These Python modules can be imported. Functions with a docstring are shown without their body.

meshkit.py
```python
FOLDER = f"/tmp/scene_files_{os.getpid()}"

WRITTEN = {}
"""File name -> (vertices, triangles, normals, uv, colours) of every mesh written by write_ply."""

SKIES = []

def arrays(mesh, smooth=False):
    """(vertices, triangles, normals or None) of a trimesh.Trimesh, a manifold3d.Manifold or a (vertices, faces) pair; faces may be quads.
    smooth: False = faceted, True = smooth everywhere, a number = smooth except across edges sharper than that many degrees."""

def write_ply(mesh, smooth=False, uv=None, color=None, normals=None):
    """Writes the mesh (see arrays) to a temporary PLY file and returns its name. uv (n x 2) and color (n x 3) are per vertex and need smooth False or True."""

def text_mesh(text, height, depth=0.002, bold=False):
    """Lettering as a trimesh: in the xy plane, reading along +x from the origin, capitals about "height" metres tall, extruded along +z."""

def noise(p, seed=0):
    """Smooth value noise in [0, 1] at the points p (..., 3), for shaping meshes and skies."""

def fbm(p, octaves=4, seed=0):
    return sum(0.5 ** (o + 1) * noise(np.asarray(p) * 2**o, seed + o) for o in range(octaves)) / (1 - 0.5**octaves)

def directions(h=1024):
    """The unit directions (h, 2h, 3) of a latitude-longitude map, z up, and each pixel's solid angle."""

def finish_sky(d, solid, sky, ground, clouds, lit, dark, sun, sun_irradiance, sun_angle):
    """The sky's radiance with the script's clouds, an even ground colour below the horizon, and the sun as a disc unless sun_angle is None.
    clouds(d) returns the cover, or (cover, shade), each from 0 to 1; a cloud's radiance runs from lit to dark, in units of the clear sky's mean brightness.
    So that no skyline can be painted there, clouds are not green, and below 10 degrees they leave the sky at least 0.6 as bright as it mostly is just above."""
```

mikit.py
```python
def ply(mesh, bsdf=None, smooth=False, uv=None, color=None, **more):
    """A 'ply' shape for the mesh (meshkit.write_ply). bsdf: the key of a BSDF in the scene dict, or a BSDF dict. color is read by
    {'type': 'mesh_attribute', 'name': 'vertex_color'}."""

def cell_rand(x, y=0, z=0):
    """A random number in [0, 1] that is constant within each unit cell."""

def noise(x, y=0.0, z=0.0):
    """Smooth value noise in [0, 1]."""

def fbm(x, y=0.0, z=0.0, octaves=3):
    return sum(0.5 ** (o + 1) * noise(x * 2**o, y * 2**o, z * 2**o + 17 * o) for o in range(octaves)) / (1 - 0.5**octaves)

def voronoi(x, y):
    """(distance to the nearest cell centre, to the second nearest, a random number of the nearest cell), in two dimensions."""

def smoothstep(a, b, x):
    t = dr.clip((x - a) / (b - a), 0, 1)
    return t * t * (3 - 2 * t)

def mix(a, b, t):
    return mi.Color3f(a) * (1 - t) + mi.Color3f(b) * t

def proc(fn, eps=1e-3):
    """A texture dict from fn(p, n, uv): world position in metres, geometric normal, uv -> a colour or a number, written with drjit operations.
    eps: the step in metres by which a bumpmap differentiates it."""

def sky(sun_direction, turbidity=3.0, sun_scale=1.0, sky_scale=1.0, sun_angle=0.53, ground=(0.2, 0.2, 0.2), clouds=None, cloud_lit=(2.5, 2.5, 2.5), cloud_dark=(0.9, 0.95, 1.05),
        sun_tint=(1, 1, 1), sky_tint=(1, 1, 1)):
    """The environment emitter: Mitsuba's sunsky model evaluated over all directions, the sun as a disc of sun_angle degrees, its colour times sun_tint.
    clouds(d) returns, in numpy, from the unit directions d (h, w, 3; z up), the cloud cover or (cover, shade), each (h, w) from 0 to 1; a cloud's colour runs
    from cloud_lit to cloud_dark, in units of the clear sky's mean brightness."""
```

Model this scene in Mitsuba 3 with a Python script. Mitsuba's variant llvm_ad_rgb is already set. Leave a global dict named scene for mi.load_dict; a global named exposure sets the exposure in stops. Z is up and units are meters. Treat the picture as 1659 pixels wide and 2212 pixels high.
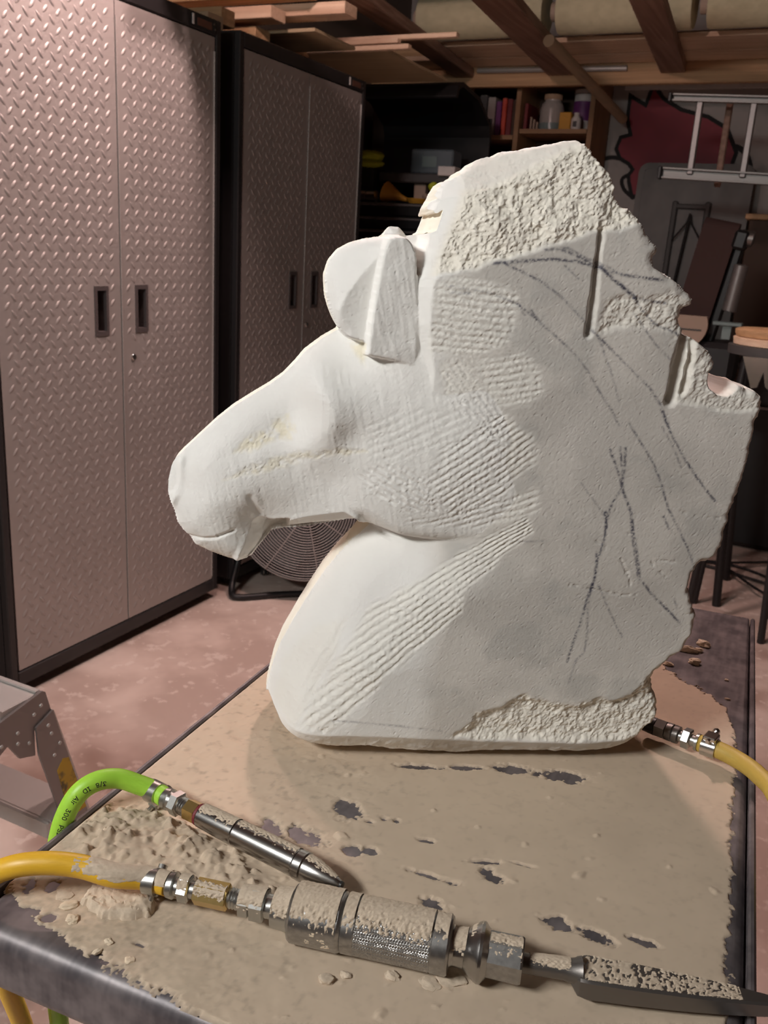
import math, random
import numpy as np, trimesh, manifold3d, shapely, drjit as dr
import mitsuba as mi
import mikit, meshkit
from mikit import ply, proc, noise, fbm, smoothstep, mix, cell_rand
from scipy.spatial import cKDTree
from scipy.interpolate import RBFInterpolator, RegularGridInterpolator
from scipy.ndimage import gaussian_filter, binary_opening, label as nd_label

T = mi.ScalarTransform4f
scene, labels = {'type': 'scene'}, {}
rng = np.random.default_rng(11)

# ------------------------------------------------------------------ camera, lamps, exposure
PITCH, ROLL, YAW = .2877, .0627, .4427
_f = np.array([-math.sin(YAW) * math.cos(PITCH), math.cos(YAW) * math.cos(PITCH), -math.sin(PITCH)])
_r = np.array([math.cos(YAW), math.sin(YAW), 0.])
_u = np.cross(_r, _f)
_up = -_r * math.sin(ROLL) + _u * math.cos(ROLL)
EYE = np.array([0, 0, 1.24])
scene['camera'] = {'type': 'thinlens', 'fov': math.degrees(2 * math.atan(829.5 / 1922.8)), 'fov_axis': 'x', 'near_clip': .02, 'far_clip': 50.,
                   'aperture_radius': .0008, 'focus_distance': .68,
                   'to_world': T().look_at(origin=EYE.tolist(), target=(EYE + _f).tolist(), up=_up.tolist())}
exposure = 0.0
WARM_LAMP = dict(at=(-.80, 2.20, 2.45), radius=.06, rgb=(640., 458., 420.))      # clamp lamp on the overhead rack, behind the stone
CABINET_LAMP = dict(at=(-1.42, 1.88, 2.28), radius=.05, rgb=(350., 240., 220.))      # bulb close to the near cabinet
SHOP_LAMP = dict(at=(-.95, -.90, 2.05), size=(.60, .22), rgb=(76., 75., 72.))        # shop light behind the camera

# ------------------------------------------------------------------ helpers
def numbered(k):
    if k not in scene and not any(x.startswith(k + '__') for x in scene) and k not in labels: return k
    i = 1
    while True:
        kk = f'{k}_{i:03d}'
        if kk not in scene and kk not in labels and not any(x.startswith(kk + '__') for x in scene): return kk
        i += 1
def thing(name, lab, cat, group=None):
    k = numbered(name); labels[k] = {'label': lab, 'category': cat}
    if group: labels[k]['group'] = group
    return k
def part(parent, name, mesh, m, smooth=False, lab=None, kind=None, **kw):
    k = numbered(parent + '__' + name) if parent else numbered(name)
    scene[k] = mesh if isinstance(mesh, dict) else ply(mesh, m, smooth, **kw)
    if lab or kind:
        labels[k] = {}
        if lab: labels[k]['label'] = lab
        if kind: labels[k]['kind'] = kind
    return k
def one(name, mesh, m, lab, cat, smooth=False, group=None, **kw):
    k = numbered(name); scene[k] = ply(mesh, m, smooth, **kw)
    labels[k] = {'label': lab, 'category': cat}
    if group: labels[k]['group'] = group
    return k
def struct(name, mesh, m, lab=None, smooth=False, **kw):
    scene[name] = ply(mesh, m, smooth, **kw); labels[name] = {'kind': 'structure', 'label': lab or name.replace('_', ' ')}
    return name
cat = trimesh.util.concatenate
def rotz(deg): return trimesh.transformations.rotation_matrix(math.radians(deg), [0, 0, 1])
def box(c, s, rz=0, b=0., R=None):
    s = np.asarray(s, float) / 2
    if b > 0:
        pts = []
        for sx in (-1, 1):
            for sy in (-1, 1):
                for sz in (-1, 1):
                    q = np.array([sx, sy, sz]) * s; g = np.array([sx, sy, sz]) * b
                    for k in range(3):
                        e = q - g; e[k] = q[k]; pts.append(e)
        m = trimesh.convex.convex_hull(np.array(pts))
    else:
        m = trimesh.creation.box(2 * s)
    if rz: m.apply_transform(rotz(rz))
    if R is not None: m.apply_transform(R)
    m.apply_translation(c); return m
def boxab(a, b_, bev=0.):
    a, b_ = np.minimum(a, b_), np.maximum(a, b_)
    return box((a + b_) / 2, b_ - a, b=bev)
def spline(P, n):
    P = np.asarray(P, float); Q = np.vstack([2 * P[0] - P[1], P, 2 * P[-1] - P[-2]]); o = []
    for i in range(1, len(Q) - 2):
        t = np.linspace(0, 1, n, endpoint=False)[:, None]; a, b, c, d = Q[i - 1:i + 3]
        o.append(.5 * ((2 * b) + (-a + c) * t + (2 * a - 5 * b + 4 * c - d) * t**2 + (-a + 3 * b - 3 * c + d) * t**3))
    return np.vstack(o + [P[-1:]])
def frames(P):
    t = np.gradient(P, axis=0); t /= np.linalg.norm(t, axis=1, keepdims=True) + 1e-12
    a = np.cross(t[0], [0, 0, 1.]);
    if np.linalg.norm(a) < 1e-3: a = np.cross(t[0], [1., 0, 0])
    a /= np.linalg.norm(a); A = [a]
    for k in t[1:]:
        a = a - k * (a @ k); a /= np.linalg.norm(a); A.append(a)
    A = np.array(A); return t, A, np.cross(t, A)
def tube(P, r, sides=16, n=0, caps=True):
    P = spline(P, n) if n else np.asarray(P, float)
    t, A, B = frames(P); r = np.broadcast_to(r, (len(P),))
    g = np.arange(sides) * 2 * np.pi / sides
    v = (P[:, None] + r[:, None, None] * (np.cos(g)[None, :, None] * A[:, None] + np.sin(g)[None, :, None] * B[:, None])).reshape(-1, 3)
    i, j = np.meshgrid(np.arange(len(P) - 1), np.arange(sides), indexing='ij'); k = (j + 1) % sides
    q = np.stack([i * sides + j, i * sides + k, (i + 1) * sides + k, (i + 1) * sides + j], -1).reshape(-1, 4)
    f = [q[:, [0, 1, 2]], q[:, [0, 2, 3]]]
    if caps:
        v = np.vstack([v, P[0], P[-1]]); m = len(v); jj = np.arange(sides); e = (len(P) - 1) * sides
        f += [np.stack([np.full(sides, m - 2), (jj + 1) % sides, jj], 1), np.stack([np.full(sides, m - 1), e + jj, e + (jj + 1) % sides], 1)]
    return trimesh.Trimesh(v, np.vstack(f), process=False)
def lathe(prof, o, d, sides=40, hexa=False, phase=0.):
    """profile of (distance along d, radius)"""
    d = np.asarray(d, float); d = d / np.linalg.norm(d); o = np.asarray(o, float)
    a = np.cross(d, [0, 0, 1.]); a = np.array([1., 0, 0]) if np.linalg.norm(a) < 1e-6 else a / np.linalg.norm(a); b = np.cross(a, d)
    if hexa: sides = 6
    g = np.arange(sides) * 2 * np.pi / sides + phase
    ring = np.cos(g)[:, None] * a + np.sin(g)[:, None] * b
    v = np.vstack([o + d * s + ring * r for s, r in prof]); n = len(prof)
    i, j = np.meshgrid(np.arange(n - 1), np.arange(sides), indexing='ij'); k = (j + 1) % sides
    q = np.stack([i * sides + j, (i + 1) * sides + j, (i + 1) * sides + k, i * sides + k], -1).reshape(-1, 4)
    v = np.vstack([v, o + d * prof[0][0], o + d * prof[-1][0]]); m = len(v); jj = np.arange(sides); e = (n - 1) * sides
    f = np.vstack([q[:, [0, 1, 2]], q[:, [0, 2, 3]], np.stack([np.full(sides, m - 2), jj, (jj + 1) % sides], 1), np.stack([np.full(sides, m - 1), e + (jj + 1) % sides, e + jj], 1)])
    me = trimesh.Trimesh(v, f, process=False)
    if me.volume < 0: me.invert()
    return me
def extr(poly, h, origin, ex, ey):
    """polygon in the plane (ex, ey) at origin, extruded by h along ex x ey"""
    p = poly if hasattr(poly, 'area') else shapely.Polygon(poly)
    m = trimesh.creation.extrude_polygon(p.buffer(0), h, engine='earcut')
    ex, ey = np.asarray(ex, float), np.asarray(ey, float)
    M = np.eye(4); M[:3, 0] = ex; M[:3, 1] = ey; M[:3, 2] = np.cross(ex, ey); M[:3, 3] = origin
    m.apply_transform(M); return m
def blob(c, s, seed, amp=.25, sub=2, flat=False, freq=1.3):
    m = trimesh.creation.icosphere(sub); v = np.array(m.vertices)
    v *= (1 + amp * (2 * meshkit.fbm(v * freq + 7 + seed * 3.1, 3, seed) - 1))[:, None]
    if flat: v[:, 2] = np.maximum(v[:, 2], -.35)
    return trimesh.Trimesh(v * np.asarray(s) + np.asarray(c), m.faces, process=False)
def ball(c, r, sub=2):
    m = trimesh.creation.icosphere(sub, r); m.apply_translation(c); return m

# ------------------------------------------------------------------ materials
def rgb(*c): return {'type': 'rgb', 'value': list(c)}
def mat(key, base, rough=.6, metallic=0., bump=None, bscale=.001, **kw):
    b = {'type': 'principled', 'base_color': base if isinstance(base, dict) else rgb(*base), 'roughness': rough, 'metallic': metallic, **kw}
    if bump is not None: b = {'type': 'bumpmap', 'arbitrary': bump, 'scale': bscale, 'bsdf': b}
    scene[key] = {'type': 'twosided', 'bsdf': b}
    return key
VC = {'type': 'mesh_attribute', 'name': 'vertex_color'}
mat('m_stone', VC, .85, specular=.25)
mat('m_dust', VC, .95, specular=.1)
def f_steel(p, n, uv):
    a = fbm(p.x * 60, p.y * 60, p.z * 60, 4); s = fbm(p.x * 260, p.y * 40, p.z * 40, 2)
    return mix((.085, .075, .082), (.20, .175, .18), smoothstep(.3, .75, a * .7 + s * .3))
mat('m_table', proc(f_steel), .43, .28)
mat('m_bumper', proc(f_steel), .42, .25)
def f_door(p, n, uv):
    a = fbm(p.y * 9, p.z * 6, p.x * 3, 4)
    return mix((.34, .315, .30), (.42, .39, .375), a)
mat('m_tread', proc(f_door), .50, .45)
mat('m_frame', (.016, .015, .016), .5)
mat('m_handle', (.16, .14, .14), .4, .6)
mat('m_black', (.010, .010, .011), .45)
mat('m_matt_black', (.012, .012, .012), .8)
mat('m_chrome', (.75, .74, .72), .18, 1.)
mat('m_steel', (.42, .41, .40), .26, 1.)
mat('m_dark_steel', (.20, .185, .175), .42, .85)
def f_worn(p, n, uv):
    a = fbm(p.x * 400, p.y * 400, p.z * 400, 3)
    return mix((.30, .295, .29), (.50, .49, .475), a)
mat('m_hammer', proc(f_worn), .33, .95)
mat('m_zinc', (.52, .52, .50), .3, .95)
mat('m_brass', (.62, .44, .17), .28, .9)
mat('m_yellow_hose', (.72, .42, .03), .42)
mat('m_dull_hose', (.50, .34, .07), .55)
mat('m_green_hose', (.36, .68, .06), .42)
mat('m_ink', (.012, .012, .014), .7)
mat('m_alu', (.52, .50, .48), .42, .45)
mat('m_old_alu', (.30, .30, .29), .5, .5)
mat('m_guard', (.42, .39, .38), .5, .3)
mat('m_alu_dull', (.26, .24, .235), .45, .7)
mat('m_sticker', proc(lambda p, n, uv: mix((.55, .36, .02), (.12, .09, .02), smoothstep(.5, .72, fbm(p.y * 70, p.z * 70, p.x * 10, 3)))), .5)
def f_floor(p, n, uv):
    a = fbm(p.x * 1.6 + 3, p.y * 1.6, 0., 4); b = fbm(p.x * 7, p.y * 7, 2., 4); c = fbm(p.x * 40, p.y * 40, 5., 3)
    col = mix((.50, .385, .335), (.70, .575, .51), smoothstep(.35, .65, a * .55 + b * .45))
    col = mix(col, (.30, .19, .15), smoothstep(.56, .75, fbm(p.x * 3.1 + 9, p.y * 3.1 + 4, 1., 4)) * .75)
    return mix(col, (.78, .68, .62), smoothstep(.63, .8, c) * .5)
mat('m_floor', proc(f_floor), .62, specular=.35)
def f_wall(p, n, uv): return mix((.29, .275, .262), (.36, .34, .325), fbm(p.x * 5, p.y * 5, p.z * 5, 3))
mat('m_wall', proc(f_wall), .8)
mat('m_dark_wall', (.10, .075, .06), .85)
def wood(key, c0, c1, axis, s=1., rough=.65):
    def f(p, n, uv):
        q = [p.x, p.y, p.z]; st = [90., 90., 90.]; st[axis] = 3.
        g = fbm(q[0] * st[0] * s, q[1] * st[1] * s, q[2] * st[2] * s, 3); l = fbm(p.x * 6, p.y * 6, p.z * 6, 2)
        return mix(c0, c1, smoothstep(.25, .8, g * .7 + l * .3))
    return mat(key, proc(f), rough)
wood('m_wood_x', (.40, .235, .12), (.58, .37, .20), 0)
wood('m_pine_x', (.62, .44, .30), (.80, .62, .46), 0)
wood('m_joist', (.20, .12, .085), (.32, .205, .155), 1)
wood('m_ply', (.40, .31, .19), (.50, .40, .26), 0)
wood('m_shelf_z', (.22, .12, .06), (.30, .175, .09), 2)
wood('m_shelf_x', (.22, .12, .06), (.30, .175, .09), 0)
mat('m_dark_wood', (.06, .032, .02), .7)
mat('m_carpet_roll', proc(lambda p, n, uv: mix((.46, .43, .28), (.58, .54, .37), fbm(p.x * 40, p.y * 40, p.z * 40, 3))), .95)
mat('m_cardboard', (.34, .235, .15), .85)
mat('m_grey_plastic', proc(lambda p, n, uv: mix((.115, .115, .115), (.165, .165, .16), fbm(p.x * 20, p.z * 14, 0., 3))), .6)
mat('m_grey_dark', (.055, .055, .055), .6)
mat('m_belt', (.055, .028, .025), .85)
mat('m_red_paint', proc(lambda p, n, uv: mix((.19, .014, .027), (.24, .019, .035), fbm(p.x * 12, p.z * 12, 0., 2))), .6)
mat('m_tan', (.36, .27, .21), .7)
mat('m_hiviz', (.42, .48, .03), .7)
mat('m_orange', (.55, .28, .03), .6)
mat('m_blue_grey', (.10, .13, .15), .4)
mat('m_white', (.62, .60, .58), .6)
mat('m_purple', (.16, .04, .18), .5)
mat('m_red', (.55, .07, .04), .5)
mat('m_maroon', (.16, .02, .025), .6)
mat('m_label_red', (.10, .045, .03), .5)
mat('m_teal', (.18, .24, .24), .3)
scene['m_glass'] = {'type': 'thindielectric', 'int_ior': 1.5}
mat('m_jar', (.36, .34, .32), .25)
S_O = np.array([-0.21912, 0.61508, 0.83])
S = {
 'outline': [[-154.9,13.8],[-151.1,38.0],[-146.1,61.8],[-139.5,81.0],[-127.4,105.6],[-116.8,125.6],[-105.2,145.8],[-94.6,160.8],[-81.2,177.0],[-69.1,189.0],[-79.9,195.9],[-101.0,191.3],[-123.5,185.9],[-140.0,183.0],[-150.1,180.3],[-154.5,174.6],[-161.9,164.8],[-166.3,159.0],[-170.8,155.7],[-178.3,153.4],[-185.8,154.5],[-200.8,159.7],[-212.4,165.1],[-215.7,169.0],[-216.8,172.1],[-219.8,174.4],[-222.7,177.5],[-227.8,184.4],[-229.9,193.0],[-232.8,200.7],[-235.6,208.3],[-235.2,218.6],[-232.5,230.9],[-228.9,237.8],[-223.8,243.3],[-212.3,254.9],[-198.4,268.8],[-184.2,281.1],[-170.0,290.9],[-155.9,300.2],[-145.0,308.7],[-136.0,318.4],[-128.4,328.1],[-114.6,339.4],[-102.1,347.1],[-106.1,352.7],[-110.9,362.3],[-114.3,374.7],[-115.5,387.1],[-112.4,398.3],[-105.7,406.8],[-96.1,412.5],[-85.3,415.9],[-71.2,418.4],[-69.4,422.6],[-66.0,426.5],[-58.9,426.3],[-55.5,423.1],[-53.2,420.2],[-42.9,421.8],[-37.3,424.2],[-35.0,431.1],[-32.8,439.3],[-39.9,433.8],[-38.1,440.9],[-34.7,449.2],[-31.4,457.9],[-20.0,465.5],[-7.7,474.9],[1.4,480.8],[13.9,483.2],[39.7,488.7],[60.2,493.5],[64.8,488.9],[69.9,481.8],[81.3,470.7],[86.8,461.0],[84.7,456.7],[89.7,449.6],[98.4,445.6],[104.4,439.4],[109.1,430.6],[119.4,422.1],[119.3,418.2],[116.4,414.2],[117.8,409.5],[125.4,405.4],[133.3,402.0],[144.8,393.8],[151.1,387.3],[150.0,383.2],[143.8,380.3],[142.8,373.2],[147.8,364.4],[157.1,360.2],[170.8,351.0],[177.7,343.1],[176.9,338.9],[193.9,329.7],[211.1,324.5],[219.1,319.5],[220.9,310.4],[218.7,302.4],[217.4,285.0],[216.5,265.5],[214.0,240.0],[210.0,221.6],[208.2,210.4],[206.6,197.5],[201.2,186.0],[190.2,179.8],[185.5,168.2],[188.8,153.0],[197.0,139.4],[197.6,123.8],[192.6,113.4],[186.6,103.3],[176.4,95.2],[169.0,80.7],[172.8,68.8],[178.0,58.4],[177.2,45.8],[170.5,30.9],[156.4,13.1],[145.2,7.7],[130.0,4.5],[102.2,4.5],[65.2,5.5],[36.4,4.6],[11.8,-0.7],[-1.8,0.6],[-13.4,2.4],[-46.0,3.8],[-64.6,9.5],[-89.9,6.0],[-109.2,7.8],[-126.1,13.4],[-138.4,18.6],[-149.6,31.8]],
 'head': [[-70.9,197.0],[-79.9,195.9],[-101.0,191.3],[-123.5,185.9],[-140.0,183.0],[-150.1,180.3],[-154.5,174.6],[-161.9,164.8],[-166.3,159.0],[-170.8,155.7],[-178.3,153.4],[-185.8,154.5],[-200.8,159.7],[-212.4,165.1],[-215.7,169.0],[-216.8,172.1],[-219.8,174.4],[-222.7,177.5],[-227.8,184.4],[-229.9,193.0],[-232.8,200.7],[-235.6,208.3],[-235.2,218.6],[-232.5,230.9],[-228.9,237.8],[-223.8,243.3],[-212.3,254.9],[-198.4,268.8],[-184.2,281.1],[-170.0,290.9],[-155.9,300.2],[-145.0,308.7],[-136.0,318.4],[-128.4,328.1],[-114.6,339.4],[-102.1,347.1],[-94.7,354.5],[-80.9,355.3],[-46.4,360.4],[-14.7,358.7],[44.4,340.9],[90.8,292.6],[90.3,236.1],[48.9,195.7],[3.4,191.7],[-11.7,190.9],[-26.9,191.6],[-45.7,192.3],[-58.9,194.6]],
 'far_ear': [[-106.2,352.9],[-111.0,362.5],[-114.3,374.8],[-115.6,387.2],[-112.5,398.3],[-105.8,406.9],[-96.2,412.5],[-85.4,415.8],[-71.4,418.4],[-64.0,418.5],[-62.9,402.2],[-68.4,374.2],[-72.2,345.7],[-78.0,340.1],[-88.4,342.0],[-96.4,343.8],[-101.7,347.1]],
 'near_ear': [[-73.1,417.3],[-69.2,418.8],[-60.0,419.4],[-55.5,416.2],[-51.0,408.6],[-48.8,391.3],[-48.0,371.9],[-45.1,358.9],[-41.6,339.1],[-42.3,325.5],[-45.6,324.4],[-53.8,328.4],[-64.3,330.6],[-83.8,333.0],[-83.1,345.4],[-81.9,360.3],[-80.2,376.6],[-77.7,396.0],[-75.3,410.3]],
 'slab': [[-154.9,13.8],[-146.1,61.8],[-139.5,81.0],[-127.4,105.6],[-116.8,125.6],[-105.2,145.8],[-94.6,160.8],[-81.2,177.0],[-65.6,227.7],[-33.5,271.9],[-34.5,306.6],[-41.1,326.7],[-44.1,339.9],[-47.1,362.8],[-49.4,385.2],[-46.9,404.3],[-42.5,420.1],[-42.2,433.0],[-38.1,440.9],[-34.7,449.2],[-31.4,457.9],[-20.0,465.5],[-7.7,474.9],[1.4,480.8],[13.9,483.2],[39.7,488.7],[60.2,493.5],[64.8,488.9],[69.9,481.8],[81.3,470.7],[86.8,461.0],[85.4,456.8],[90.4,449.8],[99.1,445.7],[105.2,439.5],[109.9,430.7],[120.2,422.1],[120.1,418.3],[117.2,414.2],[118.6,409.5],[126.2,405.4],[134.1,402.0],[145.6,393.8],[152.0,387.2],[150.9,383.2],[144.7,380.2],[143.7,373.1],[148.7,364.3],[158.0,360.0],[171.8,350.8],[178.6,342.9],[178.0,338.0],[173.6,336.1],[172.9,329.8],[175.3,324.3],[181.1,320.3],[187.6,319.2],[192.7,321.6],[195.0,325.2],[196.9,328.8],[195.0,329.4],[212.2,324.2],[220.2,319.3],[222.0,310.1],[219.8,302.1],[218.5,284.6],[217.6,265.0],[215.1,239.4],[211.1,221.0],[209.3,209.7],[207.7,196.8],[202.3,185.3],[191.2,179.1],[186.5,167.5],[189.8,152.2],[198.0,138.6],[198.7,122.9],[193.6,112.4],[187.7,102.3],[177.3,94.2],[170.0,79.7],[173.8,67.7],[179.0,57.3],[178.1,44.7],[171.4,29.7],[153.7,16.7],[142.6,11.4],[127.5,8.3],[100.0,8.3],[63.3,9.2],[34.8,8.3],[10.4,3.1],[-3.1,4.4],[-14.6,6.2],[-46.9,7.5],[-65.3,13.2],[-90.4,9.7],[-109.5,11.5],[-126.3,17.1],[-138.4,22.2],[-149.5,35.3]],
 'rough_line': [[-59.4,384.9],[-35.4,392.5],[-8.1,401.0],[8.0,406.0],[25.7,412.4],[43.3,419.1],[62.6,425.2],[75.6,428.8],[92.0,432.3],[108.4,436.1],[141.3,443.8]],
 'ridge_line': [[-66.1,436.2],[-29.6,447.9],[-17.0,450.3],[-0.5,454.5],[15.6,462.4],[31.6,471.6],[46.0,479.4],[60.5,485.9],[93.4,495.0]],
 'left_line': [[-18.3,456.0],[-21.2,443.4],[-25.3,432.3],[-30.8,417.7],[-35.3,403.1],[-40.0,385.0],[-40.1,358.7],[-34.1,325.1]],
 'bevel_line': [[-177.3,42.0],[-149.5,42.1],[-138.5,30.4],[-125.5,27.9],[-103.5,28.4],[-83.3,29.7],[-42.0,28.5],[-14.3,26.8],[-0.0,26.4],[50.8,24.3],[119.6,23.0],[150.1,26.6],[169.9,37.6],[206.6,52.2]],
 'rough_low': [[-0.5,27.2],[4.7,34.1],[17.5,42.7],[18.5,53.3],[37.5,55.5],[50.1,64.9],[59.4,68.3],[81.4,63.4],[105.3,60.2],[124.2,66.7],[136.3,64.7],[156.3,77.6],[160.7,88.2],[174.9,98.8],[184.9,60.7],[175.5,43.3],[169.4,30.1],[150.6,23.1],[119.6,23.0],[50.8,24.3]],
 'rough_right': [[80.7,370.0],[81.8,383.1],[94.6,390.3],[115.6,388.2],[132.0,394.9],[146.8,389.9],[156.5,373.9],[144.9,358.3],[133.6,362.1],[108.7,364.1],[88.4,359.8],[80.8,358.7]],
 'rough_right2': [[141.5,311.9],[140.1,339.4],[144.6,360.0],[159.0,359.0],[179.4,344.7],[176.4,320.4],[197.6,324.9],[220.8,318.9],[219.2,308.2],[186.3,305.7],[163.7,309.3]],
 'slot': [[76.0,431.0],[75.2,411.6],[75.7,392.4],[75.5,373.0],[75.2,359.1]],
 'slot2': [[149.4,360.9],[148.2,346.6],[146.7,329.5],[144.3,312.7]],
 'slot3': [[155.6,357.8],[155.9,343.6],[155.4,333.3],[154.1,319.4]],
 'jaw_strip': [[-140.8,185.4],[-137.3,194.2],[-123.4,199.7],[-108.7,204.0],[-93.9,208.4],[-84.3,203.6],[-78.4,197.1],[-101.5,192.9]],
 'jaw_line': [[-145.4,194.0],[-137.4,196.9],[-123.5,202.4],[-108.9,206.7],[-94.3,211.0],[-83.3,212.9]],
 'chin_strip': [[-177.7,156.3],[-171.6,172.8],[-165.7,192.6],[-160.2,195.8],[-151.0,193.8],[-136.6,196.5],[-138.5,185.5],[-150.0,182.4],[-154.3,177.2],[-161.5,167.5],[-170.3,158.1]],
 'chin_line': [[-179.6,156.5],[-171.4,174.5],[-164.5,196.1]],
 'nose_strip': [[-236.8,238.4],[-223.3,242.6],[-224.4,223.8],[-225.2,216.2],[-229.2,206.5],[-231.4,201.4],[-237.2,201.2]],
 'nose_line': [[-223.4,245.6],[-223.5,225.1],[-224.9,217.5],[-230.8,202.9]],
 'mouth': [[-216.8,175.1],[-205.9,176.6],[-195.6,178.8],[-185.8,183.4],[-180.3,185.9]],
 'lipfold': [[-167.7,215.1],[-164.7,207.6],[-160.1,198.9]],
 'eye_rough': [[-181.1,249.8],[-174.1,260.4],[-158.1,268.4],[-147.6,278.0],[-138.8,282.0],[-133.0,269.4],[-136.5,263.7],[-150.8,259.5],[-168.5,251.4]],
 'crest_rough': [[-189.2,228.4],[-168.0,242.2],[-146.8,249.3],[-125.5,256.7],[-104.1,261.9],[-78.7,261.5],[-96.6,256.0],[-125.2,249.3],[-146.5,239.2],[-167.9,232.9]],
 'base_rough': [[-96.2,341.5],[-82.9,342.2],[-82.5,322.9],[-87.4,328.0]],
 'ear_ridge': [[-66.0,418.0],[-76.3,406.6],[-89.5,390.6],[-99.4,376.3],[-104.2,364.0],[-104.3,351.7]],
 'ear_fold': [[-51.0,408.6],[-52.1,391.1],[-47.9,365.4]],
 'g_a': [[[-42.7,390.4],[-23.1,394.3],[0.4,392.8],[18.3,382.6],[23.8,363.3],[18.5,348.1],[-4.8,340.3],[-37.2,340.4]],-2,5.0,1.1,None],
 'g_b': [[[-31.5,332.3],[-14.7,336.5],[0.6,318.6],[18.6,295.3],[15.4,274.0],[-11.1,294.0],[-28.0,310.5]],-50,4.6,1.0,None],
 'g_c': [[[-7.8,335.1],[25.7,345.1],[42.5,334.2],[46.6,313.8],[33.7,302.9],[8.8,305.3]],14,5.0,0.9,None],
 'g_d': [[[-89.3,243.4],[-60.4,255.2],[-33.3,243.6],[-19.8,220.3],[-29.2,212.6],[-54.5,217.4],[-76.2,225.9]],-27,4.6,1.2,None],
 'g_e': [[[-26.5,268.9],[16.5,298.7],[42.6,285.7],[45.4,260.8],[23.2,230.9],[-4.1,213.4],[-19.0,220.3],[-31.4,241.8]],38,4.6,1.1,None],
 'g_f': [[[-50.6,212.0],[-18.8,216.6],[12.8,226.9],[47.3,242.7],[53.0,224.4],[11.1,206.3],[-39.2,203.0]],22,4.8,0.9,None],
 'g_i': [[[-86.3,284.0],[-46.1,299.4],[-7.4,292.4],[17.3,272.3],[-26.5,268.9],[-50.1,257.3],[-77.9,256.3]],30,5.5,0.45,None],
 'g_n': [[[-125.6,30.4],[-108.4,67.1],[-91.3,95.6],[-74.8,129.6],[-36.8,159.4],[-2.5,185.0],[44.9,220.1],[49.9,207.2],[1.9,154.4],[1.5,138.8],[-32.9,104.4],[-67.7,67.4],[-88.6,38.1],[-103.2,28.8]],0,5.2,1.5,[184.3,317.3]],
 'g_m': [[[-144.4,39.2],[-138.0,76.4],[-113.4,104.9],[-85.2,125.2],[-104.8,72.6],[-125.5,28.7]],62,6.0,0.7,None],
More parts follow.
